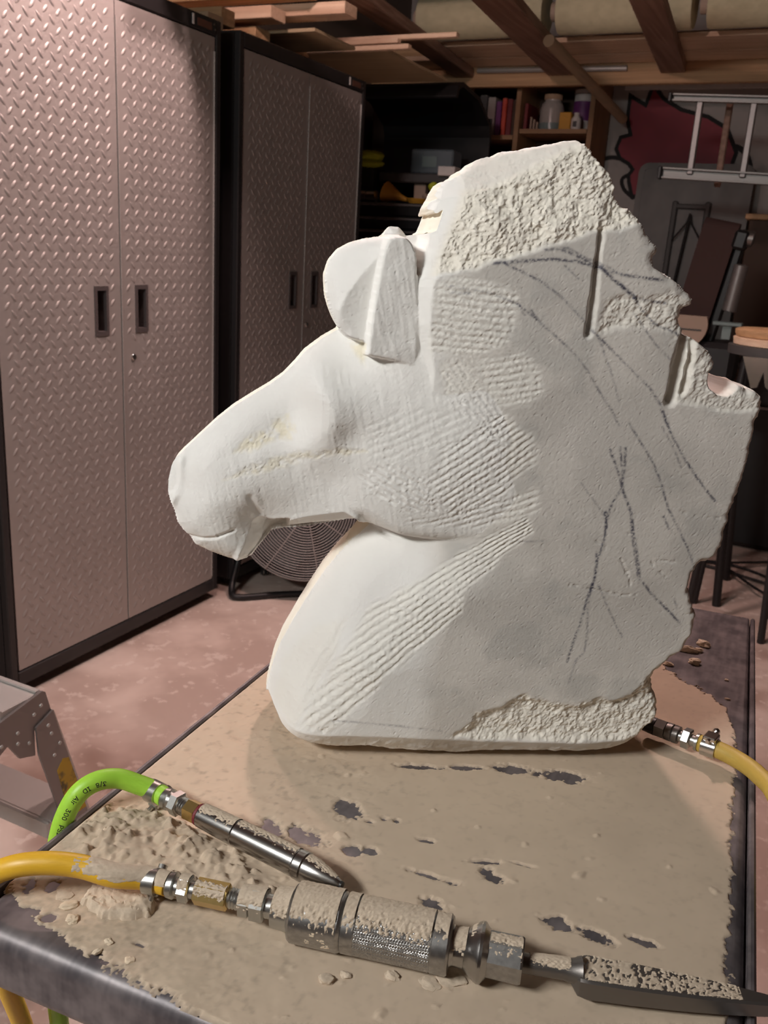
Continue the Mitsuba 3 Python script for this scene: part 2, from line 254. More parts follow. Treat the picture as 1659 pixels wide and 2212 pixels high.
 'g_q': [[[-102.8,372.7],[-94.4,383.5],[-84.0,387.5],[-82.5,359.9],[-96.6,355.6]],-30,4.6,0.35,None],
 'pencil': [[[[0.6,404.4],[21.2,407.1],[43.4,409.6],[59.7,409.3],[76.5,405.7],[93.4,402.1],[110.2,400.7],[125.3,400.0]],1.0],[[[36.3,415.5],[52.1,418.0],[64.2,412.6],[76.1,408.8],[89.9,404.2]],0.6],[[[49.1,416.3],[64.4,411.1],[81.8,403.0],[94.5,394.4],[105.5,387.2],[117.6,384.8],[129.5,383.8]],0.9],[[[76.1,408.8],[87.3,398.7],[101.8,390.2],[109.8,381.2],[123.3,369.2],[143.1,362.2]],0.9],[[[8.6,404.8],[22.0,399.5],[35.5,394.2],[49.5,385.7],[62.3,375.5],[79.2,360.6],[94.2,348.5],[111.5,334.6],[127.1,322.1],[137.7,309.2],[145.0,295.9]],0.7],[[[-28.1,386.8],[-12.0,385.4],[4.3,383.2],[21.1,377.2],[35.2,367.8],[49.6,357.5],[64.3,346.2],[77.7,333.0],[88.1,318.7],[100.3,304.2],[107.1,292.8]],0.6],[[[-27.7,382.2],[-13.4,383.0]],0.8],[[[21.1,377.2],[26.7,370.5]],0.7],[[[29.4,375.3],[38.8,364.8]],0.7],[[[107.1,376.3],[125.5,354.9],[139.2,344.1]],0.6],[[[52.0,405.8],[62.8,397.3]],0.5],[[[92.7,395.9],[103.7,388.7],[109.3,384.3]],1.0],[[[82.9,357.5],[96.7,330.7],[104.5,311.1]],0.5],[[[102.7,274.4],[112.3,255.6],[117.8,241.7],[126.3,225.8],[130.5,209.6],[137.3,187.6],[141.6,170.8],[153.7,157.7],[168.8,144.5],[181.0,133.1]],1.0],[[[127.1,220.4],[130.4,204.1],[135.8,185.7],[141.2,167.0]],0.8],[[[114.6,276.6],[116.2,259.2],[115.8,243.4],[110.2,232.5],[107.7,218.0],[107.9,203.5],[104.7,186.8],[104.2,170.0],[100.7,154.7],[97.9,133.6],[93.2,112.1],[91.2,98.2]],0.9],[[[110.3,276.4],[114.7,257.4],[118.1,239.9]],0.8],[[[103.1,192.3],[104.4,175.6],[103.6,160.5]],0.8],[[[114.5,295.4],[126.3,280.5],[137.2,267.0],[146.9,249.7],[155.3,230.3],[167.3,212.5],[179.7,192.4],[185.3,181.3]],0.7],[[[138.1,306.6],[150.0,286.6],[163.7,268.0],[177.0,252.6],[192.4,236.9]],0.9],[[[141.1,293.1],[151.1,279.7],[161.0,262.6]],0.6],[[[83.5,247.6],[95.8,233.8],[106.3,221.6]],0.35],[[[102.9,166.2],[101.9,145.2],[104.4,125.9],[104.2,106.3],[98.4,100.3],[94.6,78.2]],0.55],[[[108.6,164.4],[120.8,141.7],[134.0,120.5]],0.6],[[[152.9,223.0],[158.9,213.1]],0.9],[[[105.8,225.2],[108.4,212.6]],1.3],[[[34.6,198.7],[59.2,200.3]],0.35],[[[172.9,154.3],[176.0,146.6]],0.5],[[[-97.4,41.9],[-81.2,42.5],[-63.4,41.0],[-42.8,39.1],[-8.0,34.6]],0.4]],
 'scratch': [[[165.7,227.9],[172.4,225.4],[183.6,224.3],[198.4,223.5]],[[155.6,187.7],[168.9,185.2]],[[84.9,164.4],[94.1,164.1],[103.5,161.4],[112.9,159.7],[127.9,157.2],[140.8,157.5]],[[101.9,201.5],[109.8,196.2]],[[130.6,177.1],[136.8,159.3]],[[123.7,187.3],[131.3,172.5]],[[143.4,189.6],[162.5,173.2]]],
 'head_pts': [[-219.9,214.4,-62],[-228.8,219.7,-70],[-200.6,237.2,-50],[-200.1,208.4,-45],[-211.5,194.4,-52],[-204.2,179.1,-52],[-200.7,168.6,-54],[-182.0,172.5,-50],[-182.0,197.2,-46],[-174.7,213.9,-42],[-160.5,188.9,-62],[-165.9,201.6,-52],[-171.8,242.9,-46],[-146.1,222.4,-42],[-116.6,212.2,-41],[-103.1,233.0,-36],[-132.2,241.6,-42],[-161.1,249.4,-44],[-125.8,261.4,-34],[-91.1,270.6,-26],[-147.4,268.2,-53],[-158.1,262.5,-52],[-168.7,256.7,-51],[-176.3,270.1,-56],[-162.1,277.9,-57],[-190.3,255.2,-54],[-138.7,277.4,-55],[-141.8,296.5,-60],[-143.6,285.8,-58],[-112.6,274.6,-20],[-129.8,280.5,-50],[-132.4,305.1,-54],[-127.6,314.3,-36],[-117.1,302.2,-21],[-107.9,284.2,-17],[-112.0,293.4,-19],[-128.4,291.5,-50],[-134.8,267.9,-48],[-125.9,268.1,-40],[-103.3,319.4,-38],[-92.9,332.9,-46],[-106.9,335.0,-52],[-86.2,311.5,-26],[-62.0,300.1,-17],[-77.3,267.3,-19],[-43.6,274.2,-10],[-8.6,259.6,-2],[-22.2,221.2,-8],[-54.1,226.1,-13],[-75.2,230.8,-20],[-88.5,220.7,-28],[-38.4,207.7,-14],[-2.5,206.2,-10],[24.4,279.0,0],[29.4,232.2,-1],[-32.6,319.3,-13],[2.9,329.0,-4],[63.0,261.7,-4],[56.8,314.4,-4],[-60.4,337.3,-22],[-47.3,351.2,-24]],
 'neck_pts': [[45.9,210.8,0],[0.3,152.5,0],[-68.7,87.3,-1],[-103.5,40.5,-3],[-121.6,25.2,-6],[19.8,193.0,-6],[-35.0,148.5,-8],[-87.0,94.8,-10],[-118.7,51.1,-14],[-133.0,28.6,-16],[-27.5,182.9,-26],[-55.7,184.6,-42],[-73.8,154.7,-30],[-105.7,119.3,-36],[-126.9,76.4,-38],[-141.3,43.1,-36],[-144.6,23.6,-32],[66.0,226.3,0],[37.6,149.3,0],[-13.0,88.4,0],[-46.9,34.0,0],[97.7,264.0,0],[112.9,150.8,0],[177.0,229.8,0],[83.9,366.8,0],[164.9,302.3,0],[163.5,69.1,0],[45.9,68.2,0],[53.6,332.0,0],[40.0,297.1,0],[30.9,380.3,0],[-0.7,362.3,-2],[-25.0,377.0,-5],[-36.5,359.9,-8],[-31.9,326.6,-10],[-4.1,400.5,-3],[-32.8,395.6,-7],[201.4,303.9,0],[113.7,401.0,0],[26.2,261.3,0],[-8.2,259.1,-4],[-30.8,255.4,-16],[-54.3,211.8,-36]],
}

# ------------------------------------------------------------------ the stone horse head
# drawing frame of the slab: u along its sawn face, v up from the table, w out of the face (millimetres)
SA = math.radians(32)
S_U, S_V, S_W = np.array([math.cos(SA), math.sin(SA), 0]), np.array([0, 0, 1.]), np.array([math.sin(SA), -math.cos(SA), 0])
def build_horse(h=.75, wm=-85.):
    OUT = shapely.Polygon(S['outline']).buffer(0)
    u0, v0, u1, v1 = OUT.bounds
    gu, gv = np.arange(u0 - 4, u1 + 4, h), np.arange(-2, v1 + 4, h)
    U, V = np.meshgrid(gu, gv, indexing='ij'); P = np.stack([U.ravel(), V.ravel()], 1); sh = U.shape
    P3 = np.stack([U, V, np.zeros(sh)], -1)
    def nz(f, o=3, seed=0, ax=(1, 1)): return 2 * meshkit.fbm(P3 * [f * ax[0], f * ax[1], 1] + 50, o, seed) - 1
    # ragged chips along the broken outline on the right and the top
    def dens(pts, closed=True, step=.5):
        p = np.asarray(pts, float)
        if closed: p = np.vstack([p, p[:1]])
        s = np.r_[0, np.cumsum(np.linalg.norm(np.diff(p, axis=0), axis=1))]; t = np.arange(0, s[-1], step)
        return np.stack([np.interp(t, s, p[:, 0]), np.interp(t, s, p[:, 1])], 1)
    O = np.asarray(S['outline'], float); nH = 45          # the first points run round the smooth carved head
    D = dens(O)
    rag = np.zeros(len(D)); lim = len(dens(O[:64], False))
    idx = np.arange(len(D)); q = np.c_[D * .16, np.zeros(len(D))]; q2 = np.c_[D * .5, np.zeros(len(D))]
    amp = np.where(idx > lim, 1., 0.)
    nrm = np.roll(D, -3, 0) - np.roll(D, 3, 0); nrm = np.c_[nrm[:, 1], -nrm[:, 0]]; nrm /= np.linalg.norm(nrm, axis=1, keepdims=True) + 1e-9
    D = D + nrm * (amp * ((meshkit.fbm(q, 3, 5) - .5) * 5 + (meshkit.noise(q2, 6) - .5) * 1.2))[:, None]
    D[:, 1] = np.maximum(D[:, 1], .5)
    OUT = shapely.Polygon(D).buffer(0)
    if OUT.geom_type != 'Polygon': OUT = max(OUT.geoms, key=lambda g: g.area)
    D = dens(np.array(OUT.exterior.coords)[:-1], True, .25)
    inside = shapely.contains_xy(OUT, U, V)
    kd = cKDTree(D); d_out = np.where(inside, kd.query(P)[0].reshape(sh), 0)
    # which share of the outline is carved head/neck (left) rather than broken block (right)
    kdL = cKDTree(dens(O[:64], False)); d_left = kdL.query(P)[0].reshape(sh)
    def sd(poly):
        g = shapely.Polygon(poly).buffer(0); i = shapely.contains_xy(g, U, V)
        d = cKDTree(dens(poly)).query(P)[0].reshape(sh); return np.where(i, d, -d)
    def dl(name): return cKDTree(dens(S[name], False, .4)).query(P)[0].reshape(sh)
    def above(name):
        l = np.asarray(S[name], float); l = l[np.argsort(l[:, 0])]; return V - np.interp(U, l[:, 0], l[:, 1])
    def leftof(name):
        l = np.asarray(S[name], float); l = l[np.argsort(l[:, 1])]; return np.interp(V, l[:, 1], l[:, 0]) - U
    def rbf(pts, sm):
        p = np.asarray(pts, float); cu, cv = np.arange(gu[0], gu[-1] + 6, 5.), np.arange(gv[0], gv[-1] + 6, 5.)
        A, B = np.meshgrid(cu, cv, indexing='ij')
        z = RBFInterpolator(p[:, :2], p[:, 2], kernel='linear', smoothing=sm)(np.c_[A.ravel(), B.ravel()]).reshape(A.shape)
        z = gaussian_filter(z, .8)
        return RegularGridInterpolator((cu, cv), z, bounds_error=False, fill_value=None)(P).reshape(sh)
    def ell(d, R): return 1 - np.sqrt(np.clip(1 - (1 - np.clip(d / R, 0, 1))**2, 0, 1))
    def sstep(a, b, x):
        t = np.clip((x - a) / (b - a), 0, 1); return t * t * (3 - 2 * t)
    NEG = -1e3
    # slab and neck
    r_line, g_line, t_left, t_bev = above('rough_line') + 2.5 * nz(.09, 3, 1), above('ridge_line'), leftof('left_line'), -above('bevel_line')
    F1 = np.minimum(rbf(S['neck_pts'], .1), 0)
    topm = np.clip(r_line, 0, None); high = V > 300
    F1 = F1 - np.where(high, .26 * topm + 1.2 * sstep(0, 2, r_line), 0)
    F1 = F1 - np.where(high, 1.5 * np.clip(g_line, 0, None), 0)
    F1 = F1 - np.where(V > 285, 1.25 * np.clip(t_left, 0, None), 0)
    F1 = F1 - .75 * np.clip(t_bev, 0, None)
    F1 = F1 - (F1 - wm - 8) * ell(d_left, 27) * (V < 300)
    # spalls and the ledges near the back of the mane
    sp1, sp2 = sd(S['rough_right']), sd(S['rough_right2'])
    F1 = F1 - 1.2 * sstep(-1, 6, sp1 + 2 * nz(.1, 3, 21)) - 2.0 * sstep(-1, 2.5, sp2 + 2 * nz(.1, 3, 22))
    low = sd(S['rough_low']) + 3.0 * nz(.12, 3, 23)
    F1 = F1 - 4.5 * sstep(-1, 9, low)
    for nm, wd, dp in (('slot', 3.6, 7.), ('slot2', 5.2, 9.), ('slot3', 3.2, 6.)):
        d = dl(nm) + .8 * nz(.2, 3, 31); w_ = wd * (.55 + .45 * sstep(0, 60, -above('rough_line'))) if nm == 'slot' else wd
        F1 = F1 - dp * sstep(0, 1, 1 - d / w_)**.7
    F1 = F1 - (5 + 9 * sstep(40, 110, U) * sstep(360, 320, V)) * ell(d_out, 3.5 + 4 * sstep(40, 110, U) + 2.5 * nz(.12, 2, 9)) * (d_left > 12)
    s_slab = sd(S['slab']); F1 = np.where(s_slab > 0, F1, NEG)
    # head
    F2 = rbf(S['head_pts'], .05)
    js, cs, ns = sd(S['jaw_strip']), sd(S['chin_strip']), sd(S['nose_strip'])
    F2 = F2 - np.where(js > 0, 1.25 * cKDTree(dens(S['jaw_line'], False)).query(P)[0].reshape(sh), 0)
    F2 = F2 - np.where(cs > 0, 1.25 * cKDTree(dens(S['chin_line'], False)).query(P)[0].reshape(sh), 0)
    F2 = F2 - np.where(ns > 0, 1.5 * cKDTree(dens(S['nose_line'], False)).query(P)[0].reshape(sh), 0)
    F2 = np.maximum(F2, wm + 9)
    Rr = 21 - 14 * sstep(-6, 1, np.maximum(np.maximum(js, cs), ns)); F2 = F2 - (F2 - wm - 6) * ell(d_out, Rr)
    s_head = sd(S['head']); F2 = F2 - 13 * ell(s_head, 12) * sstep(4, 14, d_out)
    F2 = F2 - 2.6 * np.exp(-(dl('mouth') / 1.1)**2) - 2.4 * np.exp(-(dl('lipfold') / 2.2)**2)
    er, cr, br = sd(S['eye_rough']), sd(S['crest_rough']), sd(S['base_rough'])
    F2 = F2 - .8 * sstep(-3, 5, er) - .6 * sstep(-2, 4, cr) - 1.6 * sstep(-2, 3, br)
    F2 = np.where(s_head > 0, F2, NEG)
    # the two ears
    s3 = sd(S['far_ear']); dr_ = dl('ear_ridge'); tri = leftof('ear_ridge')
    F3 = -33 - np.where(tri > 0, 1.05, .10) * dr_ - 14 * ell(d_out, 9)
    F3 = np.where(s3 > 0, F3, NEG)
    s4 = sd(S['near_ear']); lf = -leftof('ear_fold')
    F4 = -17. - 3.5 * ell(s4, 2.5) - .9 * np.clip(lf, 0, None) + 1.0 * nz(.05, 2, 41) - .03 * np.clip(V - 330, 0, None) - 4.5 * sstep(340, 306, V)
    F4 = np.where(s4 > 0, F4, NEG)
    F0 = np.full(sh, wm + 14.) + 10 * sstep(20, 60, d_left) - 12 * ell(d_out, 12)
    top_tip = (V > 436) & (U < -25); F0 = np.where(top_tip, wm + 22 - 9 * ell(d_out, 5), F0)
    lay = np.stack([F0, F1, F2, F3, F4]); who = lay.argmax(0); F = lay.max(0)
    back = np.where(who == 1, 2 * wm - F, 2 * wm - F); back = gaussian_filter(back, 2.)
    F = gaussian_filter(F, .85)
    # tool marks
    col = np.zeros(sh + (3,)); col[:] = (.775, .77, .745)
    sawn = (who == 1) & (s_slab > 0); fz = sstep(0, 25, -leftof('left_line'))
    grey = sstep(-.25, .35, nz(.02, 4, 51))
    chis = np.zeros(sh)
    for k, (poly, ang, spc, dep, fan) in [(k, v) for k, v in S.items() if k.startswith('g_')]:
        s = sd(poly) + 4 * nz(.06, 2, 61); m = sstep(-2.5, 4, s)
        if fan is None:
            a = math.radians(ang); ph = (-math.sin(a) * U + math.cos(a) * V) / spc; al = math.cos(a) * U + math.sin(a) * V
        else:
            dx, dy = U - fan[0], V - fan[1]; ph = np.arctan2(dy, -dx) * 330 / spc; al = np.hypot(dx, dy)
        ph = ph + .28 * nz(.05, 2, 62); g = .5 - .5 * np.cos(2 * np.pi * ph)
        br_ = np.clip(.10 + 1.15 * meshkit.noise(np.stack([al * .50, np.floor(ph) * 3.7, al * 0], -1), 63), .1, 1.1)
        F = F - .85 * dep * m * (g**1.6) * br_ + dep * .5 * m * nz(.55, 3, 64) * (1 - .4 * g)
        chis = np.maximum(chis, m)
    # broken rock
    rough = np.where(who == 1, np.maximum.reduce([sstep(-.5, 4, r_line) * high * sstep(-7, 2, -t_left) * (1 - .55 * sstep(0, 6, g_line)), .6 * sstep(-1, 6, sp1 + 4 * nz(.15, 3, 24)), .5 * sstep(-1, 3, sp2), .8 * sstep(0, 3, low)]), 0)
    big = nz(.035, 3, 71); mid = nz(.15, 4, 72); fine = nz(.62, 3, 73)
    ridged = 1 - np.abs(mid) * 3
    F = F + rough * (5.2 * big * sstep(0, 12, r_line) * high + 1.9 * mid + 1.2 * nz(.33, 3, 74) + 1.3 * fine - .4 * sstep(.1, .6, nz(.24, 2, 75)))
    F = F + np.where(who == 1, sstep(2, 9, t_bev) * (1.2 * mid), 0)
    wob = 2.2 * nz(.16, 3, 100); scr = np.maximum.reduce([sstep(-2, 4, er + wob), .8 * sstep(-2, 3, cr + wob), sstep(-2, 3, br + wob)]) * (who == 2)
    F = F + scr * (.6 * mid + .9 * fine)
    # rasp streaks on the ears, grain and pits everywhere
    st = 2 * meshkit.fbm(np.stack([(U * .97 + V * .25) * .55, (V * .97 - U * .25) * .055, U * 0], -1), 3, 81) - 1
    F = F + np.where(who == 4, .5 * st, np.where(who == 3, .2 * st, 0)) + np.where(who == 2, .32 * st + .35 * nz(.09, 2, 86), 0)
    F = F + .17 * nz(1.15, 2, 82) + np.where(who == 1, .07 * nz(.5, 3, 83), 0) + .5 * nz(.022, 2, 85)
    pit = meshkit.noise(P3 * [.8, .8, 1], 84); F = F - .35 * sstep(.90, .95, pit)
    for l in S['scratch']:
        d = cKDTree(dens(l, False)).query(P)[0].reshape(sh); m = np.exp(-(d / 1.0)**2) * sstep(-.3, .4, nz(.3, 2, 91))
        F = F - .9 * m; col[:] = col * (1 - m[..., None] * .6) + m[..., None] * .6 * np.array([.84, .83, .78])
    # colours of the stone itself
    flat = sawn * (1 - rough) * (1 - .75 * chis) * fz
    gcol = np.array([.67, .645, .605]) * (1 - .13 * grey[..., None]) + .05 * (nz(.012, 2, 95)[..., None])
    col = col * (1 - flat[..., None]) + flat[..., None] * gcol
    rc = np.array([.785, .75, .67]) + .05 * mid[..., None]; col = col * (1 - rough[..., None]) + rough[..., None] * rc
    ym = scr * np.clip(.62 + .9 * nz(.25, 3, 99), 0, .85); col = col * (1 - ym[..., None]) + ym[..., None] * np.array([.74, .69, .55])
    ne = (who == 1) * chis * .35; col = col * (1 - ne[..., None]) + ne[..., None] * np.array([.76, .735, .66])
    bare = meshkit.fbm(P3 * [.028, .028, 1] + 9, 4, 96); bl = flat * sstep(.55, .72, bare) * .30; col = col * (1 - bl[..., None]) + bl[..., None] * np.array([.36, .37, .36])
    grain = np.clip(nz(.8, 2, 97) * 1.6 + .5, 0, 1); soft = .5 + .5 * nz(.07, 2, 98)
    for l, k in S['pencil']:
        p = dens(l, False, .5)
        d = cKDTree(p).query(P)[0].reshape(sh)
        m = np.clip(k * np.exp(-(d / (.75 + .35 * k))**2) * (.25 + 1.0 * grain) * (.45 + .75 * soft), 0, .85)[..., None]
        col = col * (1 - m) + m * np.array([.055, .055, .085])
    # mesh: front, back (mirrored carving), broken rim between
    cell = inside[:-1, :-1] & inside[1:, :-1] & inside[:-1, 1:] & inside[1:, 1:]
    cell = binary_opening(cell, np.ones((2, 2))); lb, n_ = nd_label(cell); cell = lb == np.argmax(np.bincount(lb.ravel())[1:]) + 1
    ci, cj = np.nonzero(cell); N = sh[1]; a = ci * N + cj; q = np.stack([a, a + N, a + N + 1, a + 1], 1)
    ids = np.unique(q); re = np.full(sh[0] * N, -1); re[ids] = np.arange(len(ids)); q = re[q]
    ed = np.concatenate([q[:, [0, 1]], q[:, [1, 2]], q[:, [2, 3]], q[:, [3, 0]]]); key = ed[:, 0] * 10**8 + ed[:, 1]; rk = ed[:, 1] * 10**8 + ed[:, 0]
    be = ed[~np.isin(key, rk)]; nxt = dict(zip(be[:, 0], be[:, 1])); s0 = be[0, 0]; loop = [s0]
    while nxt[loop[-1]] != s0 and len(loop) < len(be) + 5: loop.append(nxt[loop[-1]])
    loop = np.array(loop)
    uv_ = P[ids].copy(); Ff, Bb, C = F.ravel()[ids], back.ravel()[ids], col.reshape(-1, 3)[ids]
    sn = D[kd.query(uv_[loop])[1]]
    for _ in range(2): sn = (np.roll(sn, 1, 0) + 2 * sn + np.roll(sn, -1, 0)) / 4
    uv_[loop] = sn
    def W(uv, w): return S_O + (uv[:, :1] * S_U + uv[:, 1:] * S_V + np.asarray(w)[:, None] * S_W) / 1000
    front = W(uv_, Ff); backv = W(uv_, Bb)
    K = 9; rim = []; lu = uv_[loop]; tn = np.roll(lu, -2, 0) - np.roll(lu, 2, 0); nn = np.c_[tn[:, 1], -tn[:, 0]]; nn /= np.linalg.norm(nn, axis=1, keepdims=True) + 1e-9
    thick = np.clip((Ff[loop] - Bb[loop]) / 120, 0, 1)
    for k in range(K):
        t = k / (K - 1); w = Ff[loop] * (1 - t) + Bb[loop] * t
        o = (meshkit.fbm(np.c_[lu * .07, w * .07], 3, 13) - .5) * 9 * math.sin(math.pi * t) * thick
        rim.append(W(lu + nn * o[:, None], w))
    m = len(loop); i, j = np.meshgrid(np.arange(K - 1), np.arange(m), indexing='ij'); kx = (j + 1) % m
    rq = np.stack([i * m + j, (i + 1) * m + j, (i + 1) * m + kx, i * m + kx], -1).reshape(-1, 4)
    nF = len(front); v = np.vstack([front, backv, np.vstack(rim)])
    allq = np.vstack([q, q[:, ::-1] + nF, rq + 2 * nF]); f = np.vstack([allq[:, [0, 1, 2]], allq[:, [0, 2, 3]]])
    cc = np.vstack([C, np.tile([.74, .72, .66], (nF, 1)), np.tile([.76, .72, .63], (m * K, 1))])
    me = trimesh.Trimesh(v, f, process=False)
    if me.volume < 0: me.invert()
    me.vertices[:, 2] = np.maximum(me.vertices[:, 2], .8302)
    return me, np.clip(cc, .02, .95)

# ------------------------------------------------------------------ the garage
struct('floor', boxab((-2.6, -2.6, -.08), (2.4, 5.4, 0)), 'm_floor', 'stained pinkish brown concrete floor')
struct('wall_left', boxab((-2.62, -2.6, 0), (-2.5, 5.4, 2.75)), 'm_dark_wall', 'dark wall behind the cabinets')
struct('wall_back', boxab((-2.6, 5.22, 0), (2.4, 5.34, 2.75)), 'm_wall', 'off-white back wall')
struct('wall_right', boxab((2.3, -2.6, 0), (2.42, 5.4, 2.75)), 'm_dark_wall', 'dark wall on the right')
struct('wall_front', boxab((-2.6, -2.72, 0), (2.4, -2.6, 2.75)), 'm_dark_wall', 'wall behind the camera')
struct('ceiling', boxab((-2.6, -2.6, 2.66), (2.4, 5.4, 2.74)), 'm_dark_wood', 'dark garage ceiling')
struct('trim_1', boxab((-1.2, 5.19, 2.125), (2.3, 5.22, 2.165)), 'm_white', 'white trim strip along the top of the back wall')
# overhead rack: three boards running to a header beam
for nm, xa, xb in (('ceiling_joist', -2.0, -1.90), ('ceiling_joist', -1.50, -1.35), ('ceiling_joist', -.945, -.83), ('ceiling_joist', -.40, -.29)):
    k = numbered(nm); far = 4.80
    sl = -.045 if xa < -1 else -.05       # they run slightly askew
    m = boxab((0, 2.75, 2.12), (xb - xa, far, 2.165), .004); v = np.array(m.vertices); v[:, 0] += xa + (far - v[:, 1]) * (.085 if xa < -.6 else .07) * (1 if xa > -1.95 else 1.1); m.vertices = v
    scene[k] = ply(m, 'm_joist'); labels[k] = {'kind': 'structure', 'label': 'brown board of the overhead rack'}
struct('trim_2', boxab((-2.5, 4.76, 2.075), (2.3, 4.80, 2.30), .003), 'm_wood_x', 'orange-brown header beam at the back of the overhead rack')

# pale planks lying across the rack boards
def plank(x0, x1, y0, y1, z0, t, m, lab, name='plank', skew=0., catg='plank', group=None):
    b = boxab((x0, y0, z0), (x1, y1, z0 + t), .002)
    if skew: v = np.array(b.vertices); v[:, 1] += (v[:, 0] - x0) * skew; b.vertices = v
    return one(name, b, m, lab, catg, group=group)
plank(-1.95, 2.2, 4.28, 4.52, 2.168, .020, 'm_pine_x', 'wide pale plank across the rack boards, nearest to the greenish rolls')
plank(-2.35, 2.2, 4.555, 4.75, 2.168, .022, 'm_pine_x', 'pale plank across the rack boards, right against the header beam', skew=-.004)
plank(-2.45, 1.2, 3.35, 3.62, 2.30, .02, 'm_ply', 'plank high up across the rack, in front of the rolls')
for x0, x1, lab in ((-1.93, -1.34, 'short greenish roll lying on the rack, left of the dark gap'), (-1.28, -.72, 'greenish roll lying on the rack, the middle one'), (-.66, .8, 'long greenish roll lying on the rack at the right end')):
    k = thing('carpet_roll', lab, 'roll', 'greenish rolls on the rack')
    part(k, 'roll', lathe([(0, .05), (.0, .088), (.006, .092), (x1 - x0 - .006, .092), (x1 - x0, .088), (x1 - x0, .05)], (x0, 4.16, 2.262), (1, 0, 0)), 'm_carpet_roll', 35)
    part(k, 'core', lathe([(-.035, .030), (-.035, .038), (.02, .038)], (x0, 4.16, 2.262), (1, 0, 0), 24), 'm_tan', 35, lab='pinkish tube end sticking out of the roll')
one('conduit_pipe', tube([(-1.87, 4.744, 2.150), (-1.55, 4.744, 2.148), (-1.10, 4.744, 2.144)], .013, 16), 'm_alu', 'shiny metal pipe lying along the header beam', 'pipe', True)
ct = lathe([(0, .018), (0, .024), (1.22, .024), (1.22, .018)], (-1.225, 3.86, 2.085), np.array([.05, 1.0, -.10]), 24)
one('cardboard_tube', ct, 'm_cardboard', 'brown cardboard tube hung under the second rack board', 'tube', 35)
# unseen boards added to shade the cabinet doors, just outside the picture
one('added_shade_board', boxab((-2.42, 2.08, 1.985), (-1.45, 2.24, 2.005), .002), 'm_ply', 'narrow unseen board added to shade the near cabinet, just above the picture', 'board')
one('added_shade_board', boxab((-2.42, 2.25, 1.985), (-1.05, 2.61, 2.005), .002), 'm_ply', 'wide unseen board added to shade the far cabinet, just above the picture', 'board')
# lumber above the cabinets
def board(a, b_, m, lab, rz=0, nm='lumber_board', group='short boards stacked above the cabinets', catg='board'):
    a, b_ = np.array(a), np.array(b_); return one(nm, box((a + b_) / 2, np.abs(b_ - a), rz, .002), m, lab, catg, group=None)
board((-2.34, 2.90, 1.985), (-1.64, 2.99, 2.023), 'm_pine_x', 'pale short board with a bright sawn end, right one of the pile above the cabinets', 1)
board((-2.34, 2.80, 2.024), (-1.74, 2.89, 2.062), 'm_wood_x', 'brown short board lying highest on the pile above the cabinets', 1)
board((-2.38, 2.79, 1.957), (-1.86, 2.885, 1.995), 'm_pine_x', 'short board at the left of the pile, its end stepping back above the cabinets', 1)
board((-2.40, 2.62, 1.905), (-1.94, 2.70, 1.956), 'm_wood_x', 'dark brown short board just above the near cabinet', 2)
board((-2.38, 2.95, 1.945), (-1.78, 3.25, 1.957), 'm_ply', 'thin panel under the short boards above the cabinets', 0)
for i, (x0, x1, y, z, lab) in enumerate(((-2.2, -1.432, 3.395, 2.008, 'longest of the three thin pale strips above the far cabinet'), (-2.12, -1.66, 3.365, 1.990, 'shortest of the three thin pale strips above the far cabinet'), (-2.05, -1.60, 3.335, 1.962, 'lowest of the three thin pale strips above the far cabinet'))):
    board((x0, y, z), (x1, y + .03, z + .017), 'm_pine_x', lab, -1, 'wood_strip', catg='strip')
board((-2.33, 3.40, 1.985), (-1.76, 4.10, 1.997), 'm_ply', 'large thin plywood sheet held above the far cabinet', 0, 'plywood_sheet', catg='sheet')
board((-2.49, 2.47, 1.875), (-2.42, 4.2, 1.985), 'm_wood_x', 'ledger board along the wall that carries the lumber above the cabinets', 0, 'ledger_board', catg='board')
board((-2.36, 2.48, 1.862), (-1.88, 2.56, 1.905), 'm_cardboard', 'brown block on the near cabinet under the lumber', 0, 'wood_block', catg='block')
board((-2.36, 2.84, 1.862), (-1.95, 2.93, 1.945), 'm_wood_x', 'brown block on the far cabinet under the short boards', 0, 'wood_block', catg='block')
board((-2.36, 3.30, 1.862), (-2.05, 3.36, 1.985), 'm_wood_x', 'brown block on the far cabinet under the thin strips', 0, 'wood_block', catg='block')

